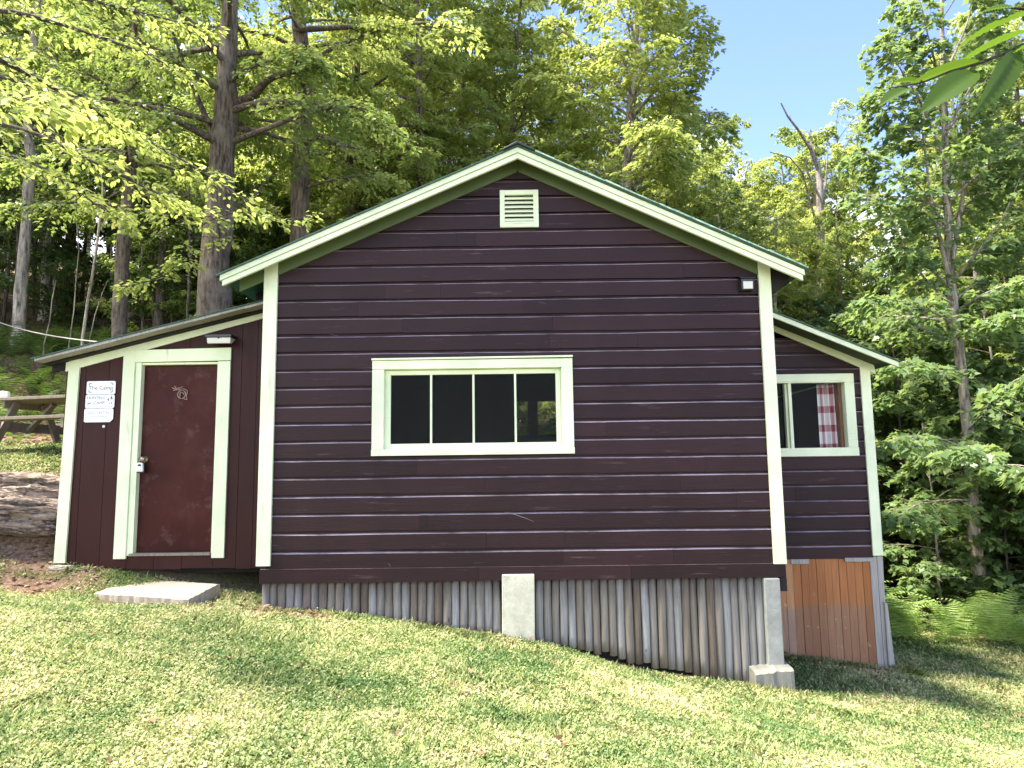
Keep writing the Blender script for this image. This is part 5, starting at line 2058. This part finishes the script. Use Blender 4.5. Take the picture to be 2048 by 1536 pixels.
def big_leaf(a, b, halfw, nrm, mb, teeth=11, curl=.12):
    a, b = np.array(a), np.array(b)
    d = b - a
    L = np.linalg.norm(d)
    d /= L
    n = np.array(nrm, float)
    n = n - d * n.dot(d)
    n /= np.linalg.norm(n)
    s = np.cross(n, d)
    rows_ = teeth * 2 + 1
    vs, fs = [], []
    cols = 7
    for i in range(rows_ + 1):
        t = i / rows_
        w = halfw * (math.sin(math.pi * min(1, t ** .8)) ** .75) * (1.0 if i % 2 else .955) * (1 - .15 * t)
        if i in (0, rows_):
            w = .0008
        for j in range(cols):
            u = (j / (cols - 1) - .5) * 2
            pleat = .0015 * math.cos(i * math.pi) * (1 - abs(abs(u) - .5))
            z = -curl * L * (t - .3) ** 2 * 1.2 + abs(u) * w * .28 + pleat
            vs.append(a + d * (L * t + abs(u) * w * .25 * (1 - t)) + s * (u * w) + n * z)
    for i in range(rows_):
        for j in range(cols - 1):
            k = i * cols + j
            fs.append((k, k + 1, k + cols + 1, k + cols))
    mb.add(vs, fs)


def leaf_near_mat():
    m = M['leaf_near']
    return m


for (pa, pb, Ya, Yb, hw, nrm) in [((1955, 140), (1846, 214), 1.13, 1.08, .026, (.15, -.75, .65)), ((1820, 175), (1760, 204), 1.155, 1.12, .015, (.1, -.5, .8)),
                                  ((1960, 122), (1812, 166), 1.13, 1.16, .016, (-.2, .4, .9)), ((2055, 60), (1880, 140), 1.12, 1.16, .024, (-.3, -.1, .95)),
                                  ((2040, 100), (1965, 215), 1.11, 1.05, .022, (.5, -.7, .5)), ((2070, 20), (1905, 92), .99, 1.05, .022, (-.3, -.1, .9)),
                                  ((2090, 70), (1985, 130), 1.1, 1.12, .022, (-.3, -.3, .9)), ((2030, 14), (1960, 22), .98, 1.0, .016, (-.2, -.6, .8)),
                                  ((1850, 163), (1790, 160), 1.15, 1.2, .012, (0, .3, .9))]:
    lb_ = MB()
    big_leaf(at(pa[0], pa[1], Ya), at(pb[0], pb[1], Yb), hw, nrm, lb_)
    lb_.build('leaf', M['leaf_near'], br_root, 0, True)


# ------------------------------------------------------------------ ferns and ground growth
def fern_mesh(spots, seed, L0=.5, pinnae=15):
    r = rng(seed)
    out = []
    for (x, y, s) in spots:
        z = gz(x, y)
        nf = r.integers(5, 9)
        a0 = r.random() * 6
        for k in range(nf):
            a = a0 + k * 6.283 / nf + r.normal(0, .25)
            L = L0 * s * (.7 + .5 * r.random())
            t = np.linspace(.12, 1, pinnae)
            up = .85 * np.sin(t * 1.75) * L
            fwd = L * (.25 * t + .6 * t * t)
            cx, cy = math.cos(a), math.sin(a)
            P = np.stack([x + cx * fwd, y + cy * fwd, z + up], -1)
            T = np.gradient(P, axis=0)
            T = unit(T)
            S = np.array([-cy, cx, 0])
            wd = L * .26 * np.sin(np.clip((1 - t) * 1.25 + .12, 0, 1) * math.pi * .5)
            for sg in (-1, 1):
                tip = P + S * sg * wd[:, None] + T * (wd * .35)[:, None] - np.array([0, 0, 1]) * (wd * .25)[:, None]
                h_ = T * (L / pinnae * .30)
                out.append(np.stack([P - h_, P + h_, tip + h_ * .3, tip - h_ * .3], 1).reshape(-1, 3))
    return np.concatenate(out)


r = rng(77)
sp = []
for _ in range(120):
    x = 5.3 + 6.5 * r.random()
    y = 11.7 - .28 * (x - 5.5) + 1.5 * r.random() ** 1.2
    sp.append((x, y, .5 + .75 * r.random() ** 1.5))
for _ in range(10):
    sp.append((5.2 + .7 * r.random(), 11.3 + 1.0 * r.random(), .9 + .4 * r.random()))
tag(link('right_ferns', mesh_same('ferns', fern_mesh(sp, 78, .62, 16), 4), M['fern']), 'bright green fern bed along the lawn edge at the right', 'ferns', kind='stuff')
bpy.data.objects['right_ferns'].name = 'fern_bed'
sp = []
for _ in range(300):
    x = -11.5 + 8 * r.random()
    y = 10.9 + 4.8 * r.random()
    sp.append((x, y, .6 + .4 * r.random()))
fb = tag(link('fern_bank', mesh_same('fern_bank', fern_mesh(sp, 79, .55, 12), 4), M['fern_dark']), 'dark green ferny bank rising behind the picnic table', 'ferns', kind='stuff')


def ground_cover(n, seed, xr_, yr_, size, dens=None):
    r = rng(seed)
    x = xr_[0] + (xr_[1] - xr_[0]) * r.random(n)
    y = yr_[0] + (yr_[1] - yr_[0]) * r.random(n) ** 1.3
    k = (1 - lawn_mask(x, y)) > .5
    k &= ~((x > -5) & (x < 4.6) & (y < 13.2))
    k &= patch_noise(x, y, .7) > -.15
    x, y = x[k], y[k]
    m = len(x)
    P = np.stack([x, y, gz(x, y) + .03 + .22 * r.random(m) ** 2], -1)
    lv = Leaves('rhomb')
    lv.add(P, np.stack([r.normal(size=m), r.normal(size=m), .2 * r.normal(size=m)], -1), np.stack([.4 * r.normal(size=m), .4 * r.normal(size=m), np.ones(m)], -1), size * (.6 + .8 * r.random(m)) * (1 + (y - 10) * .02))
    return lv.mesh('undergrowth')


tag(link('undergrowth', ground_cover(90000, 5, (-26, 26), (9.5, 42), .10), M['leaf_deep']), 'low dark leafy undergrowth on the forest floor', 'undergrowth', kind='stuff')


def litter(n, seed):
    r = rng(seed)
    x = -14 + 30 * r.random(n)
    y = 6.8 + 18 * r.random(n) ** 1.4
    k = (1 - lawn_mask(x, y)) > .3
    k |= r.random(n) < .05
    k &= ~under_cabin(x, y)
    x, y = x[k], y[k]
    ex = -6 + 13 * r.random(260)
    ey = 3.0 + 6.0 * r.random(260)
    k = ~under_cabin(ex, ey)
    x, y = np.r_[x, ex[k]], np.r_[y, ey[k]]
    m = len(x)
    lv = Leaves('rhomb')
    lv.add(np.stack([x, y, gz(x, y) + .006 + .02 * r.random(m) + .018 * lawn_mask(x, y)], -1), np.stack([r.normal(size=m), r.normal(size=m), .15 * r.normal(size=m)], -1),
           np.stack([.3 * r.normal(size=m), .3 * r.normal(size=m), np.ones(m)], -1), .045 + .04 * r.random(m))
    return lv.mesh('leaf_litter')


M['litter'] = leaf_mat('dead_leaf_litter', (0.10, 0.05, 0.03), (0.24, 0.14, 0.08), (0.50, 0.38, 0.26), (0.2, 0.1, 0.04), .15, .75, .8)
tag(link('leaf_litter', litter(50000, 9), M['litter']), 'brown dead leaves scattered over the forest floor and bare soil', 'leaf litter', kind='stuff')
